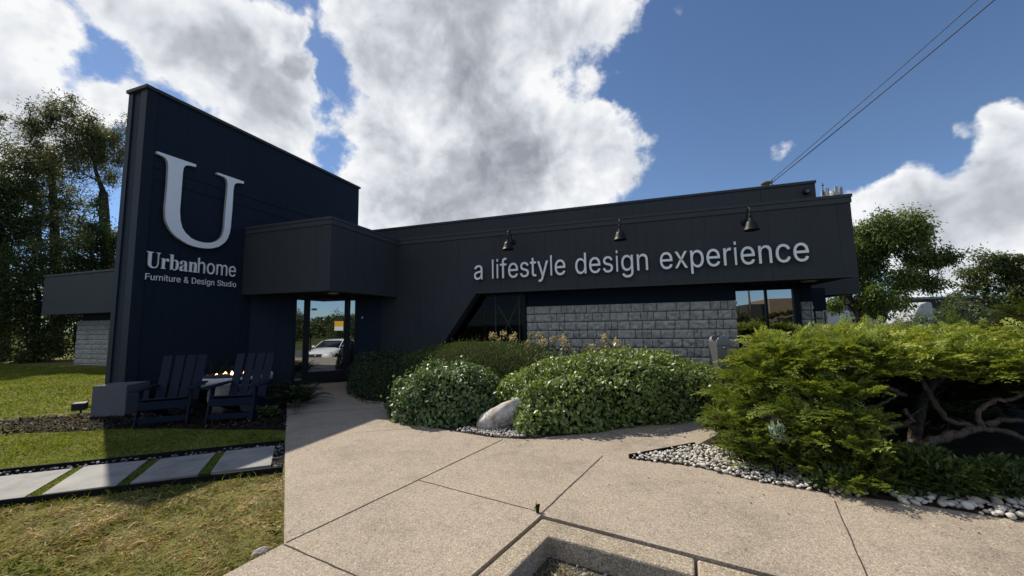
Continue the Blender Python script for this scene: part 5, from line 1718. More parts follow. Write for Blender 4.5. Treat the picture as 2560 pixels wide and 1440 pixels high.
# front lip of the canopy over the hollow
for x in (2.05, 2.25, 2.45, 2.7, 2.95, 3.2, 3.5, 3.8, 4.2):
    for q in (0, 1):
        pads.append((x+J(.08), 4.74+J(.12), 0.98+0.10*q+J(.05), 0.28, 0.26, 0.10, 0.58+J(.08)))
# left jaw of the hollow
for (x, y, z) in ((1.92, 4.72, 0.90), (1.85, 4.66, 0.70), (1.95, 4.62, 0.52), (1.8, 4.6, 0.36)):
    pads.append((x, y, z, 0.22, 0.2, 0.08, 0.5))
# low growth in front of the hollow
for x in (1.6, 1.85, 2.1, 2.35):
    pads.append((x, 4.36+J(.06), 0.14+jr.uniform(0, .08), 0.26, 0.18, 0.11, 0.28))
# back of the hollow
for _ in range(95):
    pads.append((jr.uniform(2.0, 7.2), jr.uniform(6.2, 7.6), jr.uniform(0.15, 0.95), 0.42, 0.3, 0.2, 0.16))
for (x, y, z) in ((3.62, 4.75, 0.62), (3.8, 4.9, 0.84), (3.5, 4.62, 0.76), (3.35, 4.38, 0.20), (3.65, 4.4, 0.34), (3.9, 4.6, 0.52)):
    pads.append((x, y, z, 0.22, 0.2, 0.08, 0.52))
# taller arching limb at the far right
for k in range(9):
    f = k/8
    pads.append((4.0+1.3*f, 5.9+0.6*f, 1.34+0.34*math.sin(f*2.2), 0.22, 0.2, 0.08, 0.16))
jn = thing('juniper_shrub', 'wide spreading golden green juniper with a dark hollow showing twisted trunks', 'juniper', (2.6, 5.2, 0))
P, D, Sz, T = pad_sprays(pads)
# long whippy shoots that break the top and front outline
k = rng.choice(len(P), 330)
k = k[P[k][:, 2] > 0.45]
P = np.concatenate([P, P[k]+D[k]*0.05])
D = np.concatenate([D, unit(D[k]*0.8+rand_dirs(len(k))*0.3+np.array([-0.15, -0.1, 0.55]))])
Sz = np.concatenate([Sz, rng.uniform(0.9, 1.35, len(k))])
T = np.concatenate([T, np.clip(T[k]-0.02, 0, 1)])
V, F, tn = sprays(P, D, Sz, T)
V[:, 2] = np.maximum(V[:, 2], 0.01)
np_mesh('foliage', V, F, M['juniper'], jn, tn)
b = MB()


def limb(pts, r0, r1, n=9, wob=0.02):
    P_ = [Vector(p) for p in pts]
    out = []
    for i in range(len(P_)-1):
        p0, p1, p2, p3 = P_[max(i-1, 0)], P_[i], P_[i+1], P_[min(i+2, len(P_)-1)]
        for k in range(5):
            t = k/5
            out.append(0.5*((2*p1)+(p2-p0)*t+(2*p0-5*p1+4*p2-p3)*t*t+(3*p1-p0-3*p2+p3)*t**3))
    out.append(P_[-1])
    m_ = len(out)
    rs = [(r0+(r1-r0)*i/(m_-1))*random.uniform(0.86, 1.14) for i in range(m_)]
    out = [p+Vector((random.uniform(-wob, wob), random.uniform(-wob, wob), random.uniform(-wob, wob)))*0.5 for p in out]
    b.tube(out, rs, n)


limb([(2.40, 4.85, -0.02), (2.46, 4.82, 0.16), (2.62, 4.80, 0.32), (2.83, 4.80, 0.40), (3.02, 4.82, 0.47)], 0.05, 0.034)
limb([(3.00, 4.82, 0.46), (2.97, 4.80, 0.60), (3.07, 4.78, 0.71), (3.20, 4.76, 0.75), (3.4, 4.8, 0.86)], 0.026, 0.015)
limb([(2.99, 4.82, 0.46), (3.18, 4.84, 0.43), (3.45, 4.86, 0.34), (3.8, 4.9, 0.40)], 0.027, 0.016)
limb([(2.95, 4.84, 0.46), (2.80, 4.92, 0.52), (2.74, 4.95, 0.68), (2.70, 5.0, 0.85), (2.6, 5.1, 1.1)], 0.028, 0.018)
limb([(3.05, 4.84, 0.49), (3.22, 4.9, 0.53), (3.5, 4.95, 0.50)], 0.03, 0.016)
limb([(2.12, 4.9, 0.05), (2.20, 4.85, 0.30), (2.10, 4.80, 0.46), (2.08, 4.8, 0.66), (2.12, 4.82, 0.80), (2.2, 4.9, 1.05)], 0.028, 0.014)
limb([(2.25, 4.95, 0.28), (2.36, 4.85, 0.40), (2.48, 4.82, 0.50), (2.45, 4.85, 0.60)], 0.03, 0.018)
limb([(2.08, 4.8, 0.82), (2.24, 4.8, 0.82), (2.38, 4.84, 0.78), (2.55, 5.0, 0.70)], 0.016, 0.022)
limb([(2.10, 4.8, 0.60), (2.25, 4.8, 0.64), (2.42, 4.9, 0.70)], 0.018, 0.012)
limb([(2.5, 4.9, 0.0), (1.9, 5.1, 0.5), (1.4, 5.2, 0.9)], 0.05, 0.02)
limb([(2.7, 5.3, 0.0), (3.2, 5.8, 0.7), (4.0, 6.0, 1.2), (5.0, 6.4, 1.6)], 0.06, 0.02)
limb([(2.4, 5.2, 0.0), (2.5, 6.0, 0.8), (2.6, 6.8, 1.1)], 0.05, 0.02)
for _ in range(60):
    # fine dead twigs inside the hollow
    x, y, z = random.uniform(2.0, 4.4), random.uniform(4.85, 5.8), random.uniform(0.35, 1.0)
    a = random.uniform(0, 6.283)
    l = random.uniform(0.15, 0.4)
    b.tube([(x, y, z), (x+l*.5*math.cos(a), y+l*.5*math.sin(a), z+random.uniform(-.05, .12)), (x+l*math.cos(a), y+l*math.sin(a), z+random.uniform(0, .2))], [0.007, 0.005, 0.002], 4)
b.build('trunk', M['juniper_bark'], jn)

# low broad-leaved weeds along the foot of the juniper
def weed_patch(c, rx, ry, h, n, L, W, mat, label, name='weed_clump', cat='weed', up=0.5, z0=0.02):
    t = thing(name, label, cat, (c[0], c[1], 0))
    d = rand_dirs(n)
    d[:, 2] = np.abs(d[:, 2])
    P = d*rng.uniform(0.35, 1.0, n)[:, None]*np.array([rx, ry, h])+np.array([c[0], c[1], z0])
    A = unit(d+rand_dirs(n)*0.7+np.array([0, 0, up-0.3]))
    V, F = leaves(P, A, unit(rand_dirs(n)*0.6+np.array([0, 0, 1.0])), L*rng.uniform(.6, 1.3, n), W*rng.uniform(.7, 1.3, n))
    V[:, 2] = np.maximum(V[:, 2], 0.008)
    np_mesh('leaves', V, F, mat, t, np.repeat(rng.random(n), 4))
    b = MB()
    for _ in range(14):
        q = Vector((c[0]+random.uniform(-rx, rx)*.7, c[1]+random.uniform(-ry, ry)*.7, h*random.uniform(.5, .9)))
        b.tube([(c[0]+(q.x-c[0])*.5, c[1]+(q.y-c[1])*.5, 0.0), ((q.x*2+c[0])/3, (q.y*2+c[1])/3, q.z*.6), q], 0.004, 5)
    b.build('stems', M['twig'], t)
    return t


weed_patch((2.28, 4.33), 0.42, 0.24, 0.40, 2600, 0.055, 0.03, M['weed'], 'leafy green weeds below the main juniper trunk')
weed_patch((1.62, 4.16), 0.26, 0.13, 0.20, 520, 0.055, 0.035, M['weed'], 'low creeping weeds over the pebbles at the walk edge')
weed_patch((2.85, 4.42), 0.38, 0.22, 0.32, 1700, 0.05, 0.026, M['weed'], 'leafy weeds in the shade above the larger white stones')
weed_patch((1.22, 4.36), 0.09, 0.07, 0.20, 80, 0.06, 0.022, M['sage'], 'single silvery serrated weed poking through the juniper', up=1.0, z0=0.34)
weed_patch((-0.83, 3.05), 0.03, 0.02, 0.075, 20, 0.035, 0.009, M['grass'], 'tiny weed growing from the paving joint at the kerb corner', up=1.2)
weed_patch((-6.05, 4.95), 0.22, 0.16, 0.16, 220, 0.06, 0.035, M['weed'], 'small low green plant beside the right chair and the walk')

# pale flower heads along the block wall
def flowers(x, y, h, n, label):
    t = thing('flowering_plant', label, 'flowering plant', (x, y, 0), 0, 'faded flowering plants along the block wall')
    b = MB()
    Ps = []
    for k in range(n):
        p = Vector((x+random.uniform(-.28, .28), y+random.uniform(-.15, .15), h*random.uniform(0.82, 1.10)))
        b.tube([(x+(p.x-x)*.3, y+(p.y-y)*.3, 0), ((x+p.x)/2, (y+p.y)/2, h*.5), p], 0.005, 5)
        Ps.append(p)
    b.build('stems', M['twig'], t)
    for q in Ps:
        m = 70
        d = rand_dirs(m)
        P = np.array(tuple(q))+d*rng.uniform(0.01, 0.10, m)[:, None]*np.array([1, 1, 1.25])
        V, F = leaves(P, rand_dirs(m), rand_dirs(m), 0.042*rng.uniform(.7, 1.3, m), 0.032, 0.2)
        np_mesh('flower_head', V, F, M['flower'], t, np.repeat(rng.random(m), 4))
    m = 70*n
    z = rng.uniform(0.25, 0.92, m)*h
    P = np.stack([x+rng.normal(0, .17, m), y+rng.normal(0, .12, m), z], 1)
    V, F = leaves(P, unit(rand_dirs(m)+np.array([0, 0, .2])), unit(rand_dirs(m)*.6+np.array([0, 0, 1])), 0.07*rng.uniform(.6, 1.2, m), 0.04, 0.2)
    np_mesh('leaves', V, F, M['leaf_dark'], t, np.repeat(rng.random(m), 4))


flowers(-2.90, 8.05, 1.17, 7, 'faded cream flower heads in front of the slanted window')
flowers(-2.12, 8.10, 1.12, 6, 'faded cream flower heads at the left end of the block wall')
flowers(-1.68, 8.05, 1.06, 5, 'faded cream flower heads just left of the middle of the flower row')
flowers(-0.92, 8.05, 1.08, 7, 'faded pinkish cream flower heads above the long bright shrub')
flowers(-0.42, 8.10, 1.00, 5, 'lowest faded flower heads at the right end of the flower row')
weed_patch((-0.55, 9.25), 0.5, 0.16, 1.12, 420, 0.06, 0.03, M['leaf_dark'], 'thin dark leafy plant against the block wall', 'wall_plant', 'plant', 0.6)
weed_patch((-1.5, 9.25), 0.3, 0.14, 0.98, 420, 0.06, 0.03, M['leaf_dark'], 'dark leafy plant between the faded flower heads', 'wall_plant', 'plant', 0.6)


# ferny plants in the shade of the sign wall
def fern(x, y, n, L, label, up=0.9):
    t = thing('arching_plant', label, 'plant', (x, y, 0))
    Vs = []
    T = []
    for k in range(n):
        a = random.uniform(0, 6.283)
        el = random.uniform(0.45, 1.25)
        d = np.array([math.cos(a)*math.cos(el), math.sin(a)*math.cos(el), math.sin(el)*up])
        l = L*random.uniform(.7, 1.15)
        m = 26
        f = np.linspace(0.1, 1, m)
        P = np.array([x, y, 0.02])+d*l*f[:, None]
        P[:, 2] -= 0.42*l*f**2.2
        tang = d*l-np.array([0, 0, 1])*(0.42*l*2.2*f**1.2)[:, None]
        side = unit(np.cross(tang, np.array([0, 0, 1.0])))
        for s in (-1, 1):
            A = unit(side*s+unit(tang)*0.8)
            V, _ = leaves(P, A, np.tile([0, 0, 1.0], (m, 1))+rand_dirs(m)*.2, 0.16*l*(1.15-f), 0.022, .1, True)
            Vs.append(V)
            T.append(np.repeat(np.clip(rng.normal(.5, .25, m), 0, 1), 4))
    V = np.concatenate(Vs)
    V[:, 2] = np.maximum(V[:, 2], 0.0)
    np_mesh('fronds', V, np.arange(len(V)).reshape(-1, 4), M['fern'], t, np.concatenate(T))


fern(-8.95, 5.25, 30, 0.95, 'arching ferny plant behind the grey block table')
fern(-6.25, 5.75, 30, 0.95, 'arching ferny plant between the chairs and the door')
fern(-8.9, 6.35, 34, 1.15, 'tall ferny plant behind the fire bowl against the sign wall')
fern(-7.0, 6.3, 26, 0.85, 'ferny plant in deep shade right of the fire bowl')
fern(-8.6, 5.6, 22, 1.2, 'upright brownish grass plume plant behind the left chair', 1.2)

# a little leaf litter on the paving
m = 70
x = np.concatenate([rng.uniform(-4.5, 0.6, 30), rng.uniform(-2.4, -1.2, 16), rng.uniform(0.4, 3.0, 24)])
y = np.concatenate([rng.uniform(3.2, 5.4, 30), rng.uniform(4.55, 4.85, 16), rng.uniform(3.5, 4.05, 24)])
P = np.stack([x, y, np.full(m, 0.007)], 1)
A = rand_dirs(m)
A[:, 2] = 0.05
V, F = leaves(P, A, np.array([0, 0, 1.0])+rand_dirs(m)*0.2, rng.uniform(0.012, 0.032, m), 0.012, 0.2)
tag(np_mesh('leaf_litter', V, F, M['chip'], None, np.repeat(rng.uniform(.3, 1, m), 4), kind='stuff'), 'scraps of dead leaf on the paving', None)
# ------------------------------------------------------------------ trees
def tree(name, label, trunk, blobs, r0, n, L, W, mat, cat='tree', group=None, limbs=(), flat=1.0, clump=0.35, nclump=None, zmin=-0.8, droop=0.0, seed=1):
    r = np.random.default_rng(seed)
    base = (trunk[0][0], trunk[0][1], trunk[0][2])
    t = thing(name, label, cat, base, 0, group)
    b = MB()
    global _b
    nodes = []

    def path(pts, ra, rb):
        P_ = [Vector(p) for p in pts]
        out = []
        for i in range(len(P_)-1):
            p0, p1, p2, p3 = P_[max(i-1, 0)], P_[i], P_[i+1], P_[min(i+2, len(P_)-1)]
            for k in range(4):
                q = k/4
                out.append(0.5*((2*p1)+(p2-p0)*q+(2*p0-5*p1+4*p2-p3)*q*q+(3*p1-p0-3*p2+p3)*q**3))
        out.append(P_[-1])
        m_ = len(out)
        rs = [ra+(rb-ra)*(i/(m_-1)) for i in range(m_)]
        b.tube(out, rs, 8)
        return [(p, q) for p, q in zip(out, rs)]
    nodes += path(trunk, r0, r0*0.55)[len(trunk):]
    top = Vector(trunk[-1])
    # clump centres through the volume of the crown
    vol = np.array([q[3]**3 for q in blobs])
    nclump = nclump or max(30, int(vol.sum()*5))
    which = r.choice(len(blobs), nclump, p=vol/vol.sum())
    d = r.normal(size=(nclump, 3))
    d /= np.linalg.norm(d, axis=1, keepdims=True)
    d *= (r.random(nclump)**0.45)[:, None]
    C_ = np.array([blobs[i][:3] for i in which])+d*np.array([blobs[i][3] for i in which])[:, None]*np.array([1, 1, flat])
    C_[:, 2] = np.maximum(C_[:, 2], zmin+0.1)
    # main limbs run to each lobe
    for q in blobs:
        c = Vector(q[:3])
        st = min(nodes, key=lambda nd: (nd[0]-c).length+0.6*max(0, nd[0].z-c.z+0.3))
        mid = st[0].lerp(c, 0.5)+Vector((r.normal(0, .15), r.normal(0, .15), -0.08*(c-st[0]).length))
        nodes += path([st[0], mid, c], min(st[1]*0.75, r0*0.42), 0.02)[1:]
    order = np.argsort([min((nd[0]-Vector(c)).length for nd in nodes[::3]) for c in C_])
    NP = [tuple(nd[0]) for nd in nodes]
    for i in order:
        c = C_[i]
        arr = np.array(NP)
        dd = np.linalg.norm(arr-c, axis=1)+0.5*np.maximum(0, arr[:, 2]-c[2])
        j = int(np.argmin(dd))
        s = Vector(arr[j])
        e = Vector(c)
        if (e-s).length > 0.05:
            m_ = s.lerp(e, .55)+Vector((r.normal(0, .05), r.normal(0, .05), r.normal(0, .05)))
            b.tube([s, m_, e], [0.022*r0/0.3+.006, 0.014*r0/0.3+.004, 0.004], 4)
            NP.append(tuple(e))
    b.build('trunk', M['bark'], t)
    k = r.integers(0, nclump, n)
    csz = clump*r.uniform(0.55, 1.25, nclump)
    P = C_[k]+r.normal(size=(n, 3))*csz[k][:, None]*np.array([0.62, 0.62, 0.62*max(flat, 0.45)])
    P[:, 2] -= droop*np.abs(r.normal(size=n))*0.3
    A = unit(P-C_[k]+r.normal(size=(n, 3))*0.25+np.array([0, 0, -0.15-droop]))
    Nn = unit(r.normal(size=(n, 3))*0.8+np.array([0, 0, 0.7]))
    V, F = leaves(P, A, Nn, L*r.uniform(.6, 1.35, n), W*r.uniform(.7, 1.3, n), 0.15)
    tone = r.uniform(0.15, 0.75, nclump)
    tn = np.clip(tone[k]+r.normal(0, .16, n), 0, 1)
    np_mesh('crown', V, F, mat, t, np.repeat(tn, 4))
    return t


wood = 'trees of the wood left of the building'
tree('tall_tree', 'tallest olive green tree with a forked trunk just left of the sign wall',
     [(-30.79, 14.43, -0.1), (-30.95, 14.05, 5.08), (-31.09, 13.76, 8.06), (-31.16, 13.59, 10.06)],
     [(-31.43, 12.97, 13.69, 1.9), (-31.9, 11.77, 13.93, 1.5), (-30.99, 13.98, 12.26, 1.7), (-31.55, 12.66, 11.04, 1.7), (-30.96, 14.04, 13.9, 1.4), (-32.22, 10.86, 13.03, 1.3), (-32.03, 11.4, 10.85, 1.3), (-31.2, 13.4, 12.5, 1.5), (-31.7, 12.3, 12.6, 1.5)],
     0.36, 27000, 0.155, 0.05, M['tree_left'], group=None, seed=1, clump=0.42)
tree('tall_tree', 'slimmer tree with a bare curving trunk left of the forked one',
     [(-33.48, 13.24, -0.1), (-33.65, 12.79, 6.08), (-33.73, 12.57, 9.03), (-33.82, 12.34, 11.24)],
     [(-34.13, 11.46, 9.72, 1.7), (-33.87, 12.21, 11.45, 1.5), (-34.17, 11.35, 11.65, 1.4), (-33.48, 13.23, 9.2, 1.5), (-33.89, 12.13, 7.93, 1.6), (-33.3, 13.6, 7.0, 1.5)],
     0.26, 17000, 0.155, 0.055, M['tree_left'], seed=2, clump=0.42)
tree('tall_tree', 'broad leafy tree cut by the left photo edge',
     [(-31.29, 10.48, -0.1), (-31.37, 10.25, 2.95), (-31.44, 10.02, 6.3)],
     [(-31.52, 9.77, 9.04, 1.8), (-31.73, 9.06, 9.24, 2.3), (-31.41, 10.13, 7.18, 1.7), (-31.66, 9.32, 7.01, 1.9), (-31.29, 10.48, 5.52, 1.7)],
     0.26, 21000, 0.16, 0.07, M['tree_under'], seed=3, clump=0.42)
tree('small_tree', 'dark understory tree beside the sign wall behind the left wing',
     [(-29.2, 13.08, -0.1), (-29.31, 12.83, 3.0), (-29.4, 12.6, 5)],
     [(-29.44, 12.55, 6.66, 1.5), (-29.58, 12.21, 5.23, 1.5), (-29.14, 13.21, 6.29, 1.2), (-29.64, 12.06, 7.95, 1.3), (-29.0, 13.5, 4.9, 1.4), (-28.7, 14.2, 6.0, 1.4)],
     0.15, 15000, 0.15, 0.07, M['tree_under'], seed=4, clump=0.4)
tree('small_tree', 'bushy dark understory tree left of the wing fascia',
     [(-29.07, 10.77, -0.1), (-29.11, 10.65, 2.08), (-29.12, 10.62, 3.5)],
     [(-29.13, 10.6, 4.55, 1.8), (-29.36, 9.94, 3.67, 1.7), (-28.87, 11.28, 3.34, 1.6), (-29.25, 10.27, 2.08, 1.7), (-29.5, 9.4, 5.2, 1.5)],
     0.14, 13000, 0.14, 0.07, M['tree_under'], seed=5, clump=0.4)
tree('undergrowth_bush', 'low dark bush under the left wing end',
     [(-28.57, 12.02, -0.1), (-28.62, 11.9, 1.01), (-28.65, 11.84, 1.8)],
     [(-28.65, 11.84, 2.51, 1.6), (-28.82, 11.42, 1.03, 1.6), (-28.38, 12.48, 0.75, 1.2), (-29.0, 10.96, 2.49, 1.4), (-28.2, 13.0, 1.8, 1.3), (-28.0, 13.6, 3.0, 1.4)],
     0.08, 12000, 0.13, 0.07, M['tree_under'], 'bush', seed=6, clump=0.4, zmin=-0.05)
tree('undergrowth_bush', 'low bush with sunlit gaps at the left photo edge',
     [(-29.53, 9.42, -0.1), (-29.56, 9.33, 1.13), (-29.6, 9.2, 1.8)],
     [(-29.62, 9.16, 2.08, 1.8), (-29.41, 9.79, 0.72, 1.3), (-29.13, 10.6, 0.47, 1.3), (-29.72, 8.83, 3.98, 1.8)],
     0.08, 10000, 0.13, 0.07, M['tree_under'], 'bush', seed=7, clump=0.4, zmin=-0.05)
# the wood goes on behind: one far mass of foliage nobody could count
m = 26000
x = rng.uniform(-62, -38, m)
y = rng.uniform(4, 36, m)
top = 3.5+5.5*vnoise(x, y, 0.25, 77)
z = top*rng.random(m)**0.7-0.3
P = np.stack([x, y, z], 1)
V, F = leaves(P, rand_dirs(m), rand_dirs(m), 0.34*rng.uniform(.6, 1.3, m), 0.17, 0.15)
tag(np_mesh('far_wood', V, F, M['tree_under'], None, np.repeat(np.clip(vnoise(x, y, .5, 5)+rng.normal(0, .15, m), 0, 1), 4), kind='stuff'), 'deeper wood beyond the left trees', None)

tree('locust_tree', 'spreading layered green tree directly right of the fascia end',
     [(10.89, 23.61, -0.9), (10.67, 23.71, 1.6), (10.32, 23.86, 2.64), (10.67, 23.71, 3.64)],
     [(11.2, 23.46, 5.30, 1.44), (12.1, 23.0, 5.50, 1.21), (12.95, 22.5, 4.80, 1.03), (13.45, 22.25, 4.5, 0.57), (10.82, 23.64, 3.83, 1.49), (11.91, 23.11, 3.7, 1.32), (12.68, 22.7, 3.98, 0.86), (10.52, 23.78, 5.44, 1.26), (11.38, 23.38, 2.47, 1.26), (11.9, 23.05, 2.9, 0.80), (12.65, 22.65, 3.2, 0.63), (10.0, 24.0, 2.3, 0.80), (9.9, 24.1, 3.8, 1.15), (9.7, 24.1, 5.0, 1.03), (11.3, 23.4, 1.9, 0.8), (12.9, 22.5, 3.9, 0.9)],
     0.24, 46000, 0.14, 0.06, M['tree_right'], flat=0.85, clump=0.42, droop=0.35, seed=11, zmin=0.7)
tree('clumpy_tree', 'open dark tree with sky gaps near the right photo edge',
     [(21.77, 33.56, -0.9), (21.87, 33.49, 2.02), (21.93, 33.45, 3.34)],
     [(21.07, 34.0, 3.56, 1.2), (22.09, 33.35, 4.68, 1.4), (23.02, 32.71, 3.99, 1.3), (21.2, 33.92, 1.99, 1.6), (22.56, 33.03, 1.78, 1.4), (20.49, 34.35, 2.92, 0.7), (22.39, 33.15, 3.09, 0.9), (23.7, 32.37, 3.17, 1.5), (23.4, 32.3, 1.8, 1.5), (22.6, 33.0, 5.0, 0.8), (23.6, 32.4, 4.8, 0.8), (20.6, 34.2, 1.6, 1.2)],
     0.22, 24000, 0.17, 0.085, M['tree_under'], flat=0.85, clump=0.42, seed=12, nclump=150)
bg = 'grey green bushes behind the juniper'
for i, (x, y, z, r, lab) in enumerate([(7.61, 14.07, 1.15, .38, 'small grey green bush before the white truck cab'), (7.52, 12.98, 1.25, .5, 'grey green bush right of the white truck cab'),
                                       (7.35, 11.91, 1.38, .58, 'medium grey green bush below the gap between the right trees'), (7.07, 10.91, 1.45, .62, 'taller grey green bush under the open dark tree'),
                                       (6.9, 9.85, 1.45, .60, 'grey green bush closest to the right photo edge'), (7.78, 15.3, 1.05, .32, 'smallest grey green bush behind the juniper top')]):
    tree('loose_bush', lab, [(x, y, -0.1), (x+.05, y, z*.5), (x, y+.05, z*.8)], [(x, y, z, r), (x-.25, y+.2, z-.45, r), (x+.3, y-.15, z-.5, r), (x, y, z-.85, r)], 0.035, 2600, 0.075, 0.03, M['bush'], 'bush', bg, clump=0.2, zmin=0.1, nclump=46, seed=40+i)


# ------------------------------------------------------------------ vehicles far right
def wheel(parent, c, r, w, ax, hub=True):
    q = Vector(ax).normalized().to_track_quat('Z', 'Y').to_matrix()
    b = MB()
    b.lathe([(r*0.62, -w/2), (r*0.93, -w/2), (r, -w*0.3), (r, w*0.3), (r*0.93, w/2), (r*0.62, w/2)], 28, c, 0, q)
    wl = b.build('wheel', M['tyre'], parent)
    b = MB()
    b.lathe([(0, w*0.30), (r*0.16, w*0.32), (r*0.2, w*0.22), (r*0.62, w*0.20), (r*0.64, w*0.42)], 28, c, 0, q)
    for k in range(5):
        a = k*2*math.pi/5
        d = q @ Vector((math.cos(a), math.sin(a), 0))
        b.bar(Vector(c)+Vector(ax).normalized()*w*0.33, Vector(c)+d*r*0.6+Vector(ax).normalized()*w*0.40, r*0.16, r*0.06, tuple(ax))
    b.build('rim', M['rim'], wl)
    return wl


def box_truck(loc, rz, label, L=7.0, H=2.6):
    t = thing('box_truck', label, 'truck', (0, 0, 0), 0, 'white box trucks parked beyond the trees')
    b = MB()
    b.box(-1.2, 1.2, -L/2+1.8, L/2, 0.95, 0.95+H)
    b.build('cargo_box', M['white_paint'], t, 0.03)
    b = MB()
    b.box(-1.0, 1.0, -L/2, L/2, 0.6, 0.9)
    b.build('chassis', M['dark_plastic'], t)
    b = MB()
    MC = Matrix(((0, 0, 1, 0), (1, 0, 0, 0), (0, 1, 0, 0), (0, 0, 0, 1)))
    b.prism([(-L/2-.1, .55), (-L/2-.1, 1.3), (-L/2+.25, 1.5), (-L/2+.75, 2.45), (-L/2+1.7, 2.5), (-L/2+1.7, .55)], -1.0, 1.0, 0, MC)
    cb = b.build('cab', M['white_paint'], t, 0.05)
    b = MB()
    b.prism([(-L/2+.40, 1.62), (-L/2+.80, 2.36), (-L/2+1.35, 2.36), (-L/2+1.35, 1.55)], -1.012, 1.012, 0, MC)
    b.build('window', M['car_glass'], cb)
    for yy in (-L/2+.9, L/2-1.3):
        for s in (-1, 1):
            wheel(t, (s*0.95, yy, 0.45), 0.45, 0.28, (s, 0, 0))
    t.location = loc
    t.rotation_euler = (0, 0, rz)
    return t


box_truck((20.2, 53.5, -0.9), math.radians(115), 'long white box truck body under the spreading tree', 9.0, 2.3)
box_truck((25.0, 56.5, -0.9), math.radians(100), 'white box truck showing between two tree trunks', 7.0, 1.6)

sm = thing('semi_truck', 'white semi truck cab with tall sleeper right of the spreading tree', 'truck', (0, 0, 0))
MC = Matrix(((0, 0, 1, 0), (1, 0, 0, 0), (0, 1, 0, 0), (0, 0, 0, 1)))
b = MB()
b.prism([(-3.9, .5), (-3.95, 1.4), (-3.6, 1.75), (-2.0, 2.05), (-2.0, .6)], -0.85, 0.85, 0, MC)
b.build('hood', M['white_paint'], sm, 0.08)
b = MB()
b.prism([(-2.0, .6), (-1.98, 2.05), (-1.45, 2.9), (-0.6, 3.75), (0.3, 3.95), (1.0, 3.9), (1.1, 3.6), (1.1, .8)], -1.2, 1.2, 0, MC)
cb = b.build('cab', M['white_paint'], sm, 0.08)
b = MB()
b.prism([(-1.86, 2.1), (-1.42, 2.82), (-0.6, 2.82), (-0.6, 2.0)], -1.215, 1.215, 0, MC)
b.build('window', M['car_glass'], cb)
b = MB()
b.box(-.95, .95, -3.6, 3.2, .55, .85)
b.build('chassis', M['dark_plastic'], sm)
b = MB()
b.box(-0.6, 0.6, -3.985, -3.9, 0.75, 1.4)
b.build('grille', M['chrome'], sm)
for s in (-1, 1):
    b = MB()
    b.box(s*0.75-.14, s*0.75+.14, -3.9, -3.80, 1.05, 1.3)
    b.build('headlight', M['headlight'], sm)
    for yy in (-2.9, 1.6, 2.7):
        wheel(sm, (s*1.0, yy, 0.5), 0.5, 0.32, (s, 0, 0))
sm.location = (28.1, 52.4, -0.9)
sm.rotation_euler = (0, 0, math.radians(-58))

wh = thing('warehouse', 'long low dark building behind the white semi truck', 'building', (44, 78, -0.9))
b = MB()
b.box(34, 62, 80, 95, -0.9, 4.6)
b.build('wall', M['far_wall'], wh)
b = MB()
b.box(33.9, 62.1, 79.95, 79.99, 1.9, 2.6)
b.box(33.9, 62.1, 79.8, 79.94, 4.4, 4.75)
b.build('pale_band', M['far_band'], wh)

# ------------------------------------------------------------------ what the glass mirrors: the car park behind
car = thing('parked_car', 'white saloon car parked in the car park, mirrored in the entrance door', 'car', (0, 0, 0))
# local: front towards -y, length 4.6, sections (y, half width, z sill, z shoulder, z crown)
secs = [(-2.30, .55, .34, .52, .58), (-2.26, .72, .26, .62, .70), (-2.10, .82, .21, .68, .78), (-1.75, .87, .20, .76, .86), (-1.30, .88, .20, .84, .93), (-0.90, .88, .20, .89, .97),
        (0.0, .89, .20, .92, .98), (1.0, .89, .20, .95, 1.0), (1.6, .88, .22, .97, 1.03), (2.05, .82, .28, .94, 1.02), (2.25, .70, .36, .86, .92), (2.29, .55, .42, .78, .84)]
vs, fs = [], []
for (y, w, z0, zs, zc) in secs:
    ring = [(0, z0), (w*.9, z0), (w, z0+.12), (w*1.0, (z0+zs)/2), (w*.985, zs-.05), (w*.93, zs), (w*.6, zc-.015), (0, zc)]
    ring = ring+[(-x, z) for x, z in ring[-2:0:-1]]
    n = len(ring)
    vs += [(x, y, z) for x, z in ring]
for i in range(len(secs)-1):
    for k in range(n):
        a, e = i*n+k, i*n+(k+1) % n
        fs.append((a, a+n, e+n, e))
fs.append(tuple(range(n)))
fs.append(tuple(range((len(secs)-1)*n, len(secs)*n))[::-1])
b = MB()
b.add(vs, fs, True)
body = b.build('body', M['cream_paint'], car)
b = MB()
cs = [(-0.95, .76, .95), (-0.55, .72, 1.18), (-0.15, .66, 1.36), (0.3, .63, 1.42), (0.8, .63, 1.42), (1.2, .66, 1.33), (1.75, .74, 1.02)]
vs, fs = [], []
for (y, w, z) in cs:
    vs += [(-.80, y, .93), (-w, y, z-.03), (-w*.6, y, z), (w*.6, y, z), (w, y, z-.03), (.80, y, .93)]
for i in range(len(cs)-1):
    for k in range(5):
        a = i*6+k
        fs.append((a, a+6, a+7, a+1))
b.add(vs, fs, True)
gh = b.build('cabin_glass', M['car_glass'], car)
b = MB()
vs, fs = [], []
for (y, w, z) in [(-0.2, .66, 1.352), (0.3, .635, 1.428), (0.8, .635, 1.428), (1.2, .665, 1.338)]:
    vs += [(-w, y, z-.02), (-w*.6, y, z+.008), (w*.6, y, z+.008), (w, y, z-.02)]
for i in range(3):
    for k in range(3):
        a = i*4+k
        fs.append((a, a+4, a+5, a+1))
b.add(vs, fs, True)
for s in (-1, 1):
    b.bar((s*.80, -.92, .95), (s*.675, -.18, 1.345), .05, .03)
    b.bar((s*.665, 1.2, 1.33), (s*.76, 1.8, 1.0), .07, .03)
b.build('roof', M['cream_paint'], car)
b = MB()
b.box(-.40, .40, -2.315, -2.27, .45, .64)
gr = b.build('grille', M['dark_plastic'], car)
b = MB()
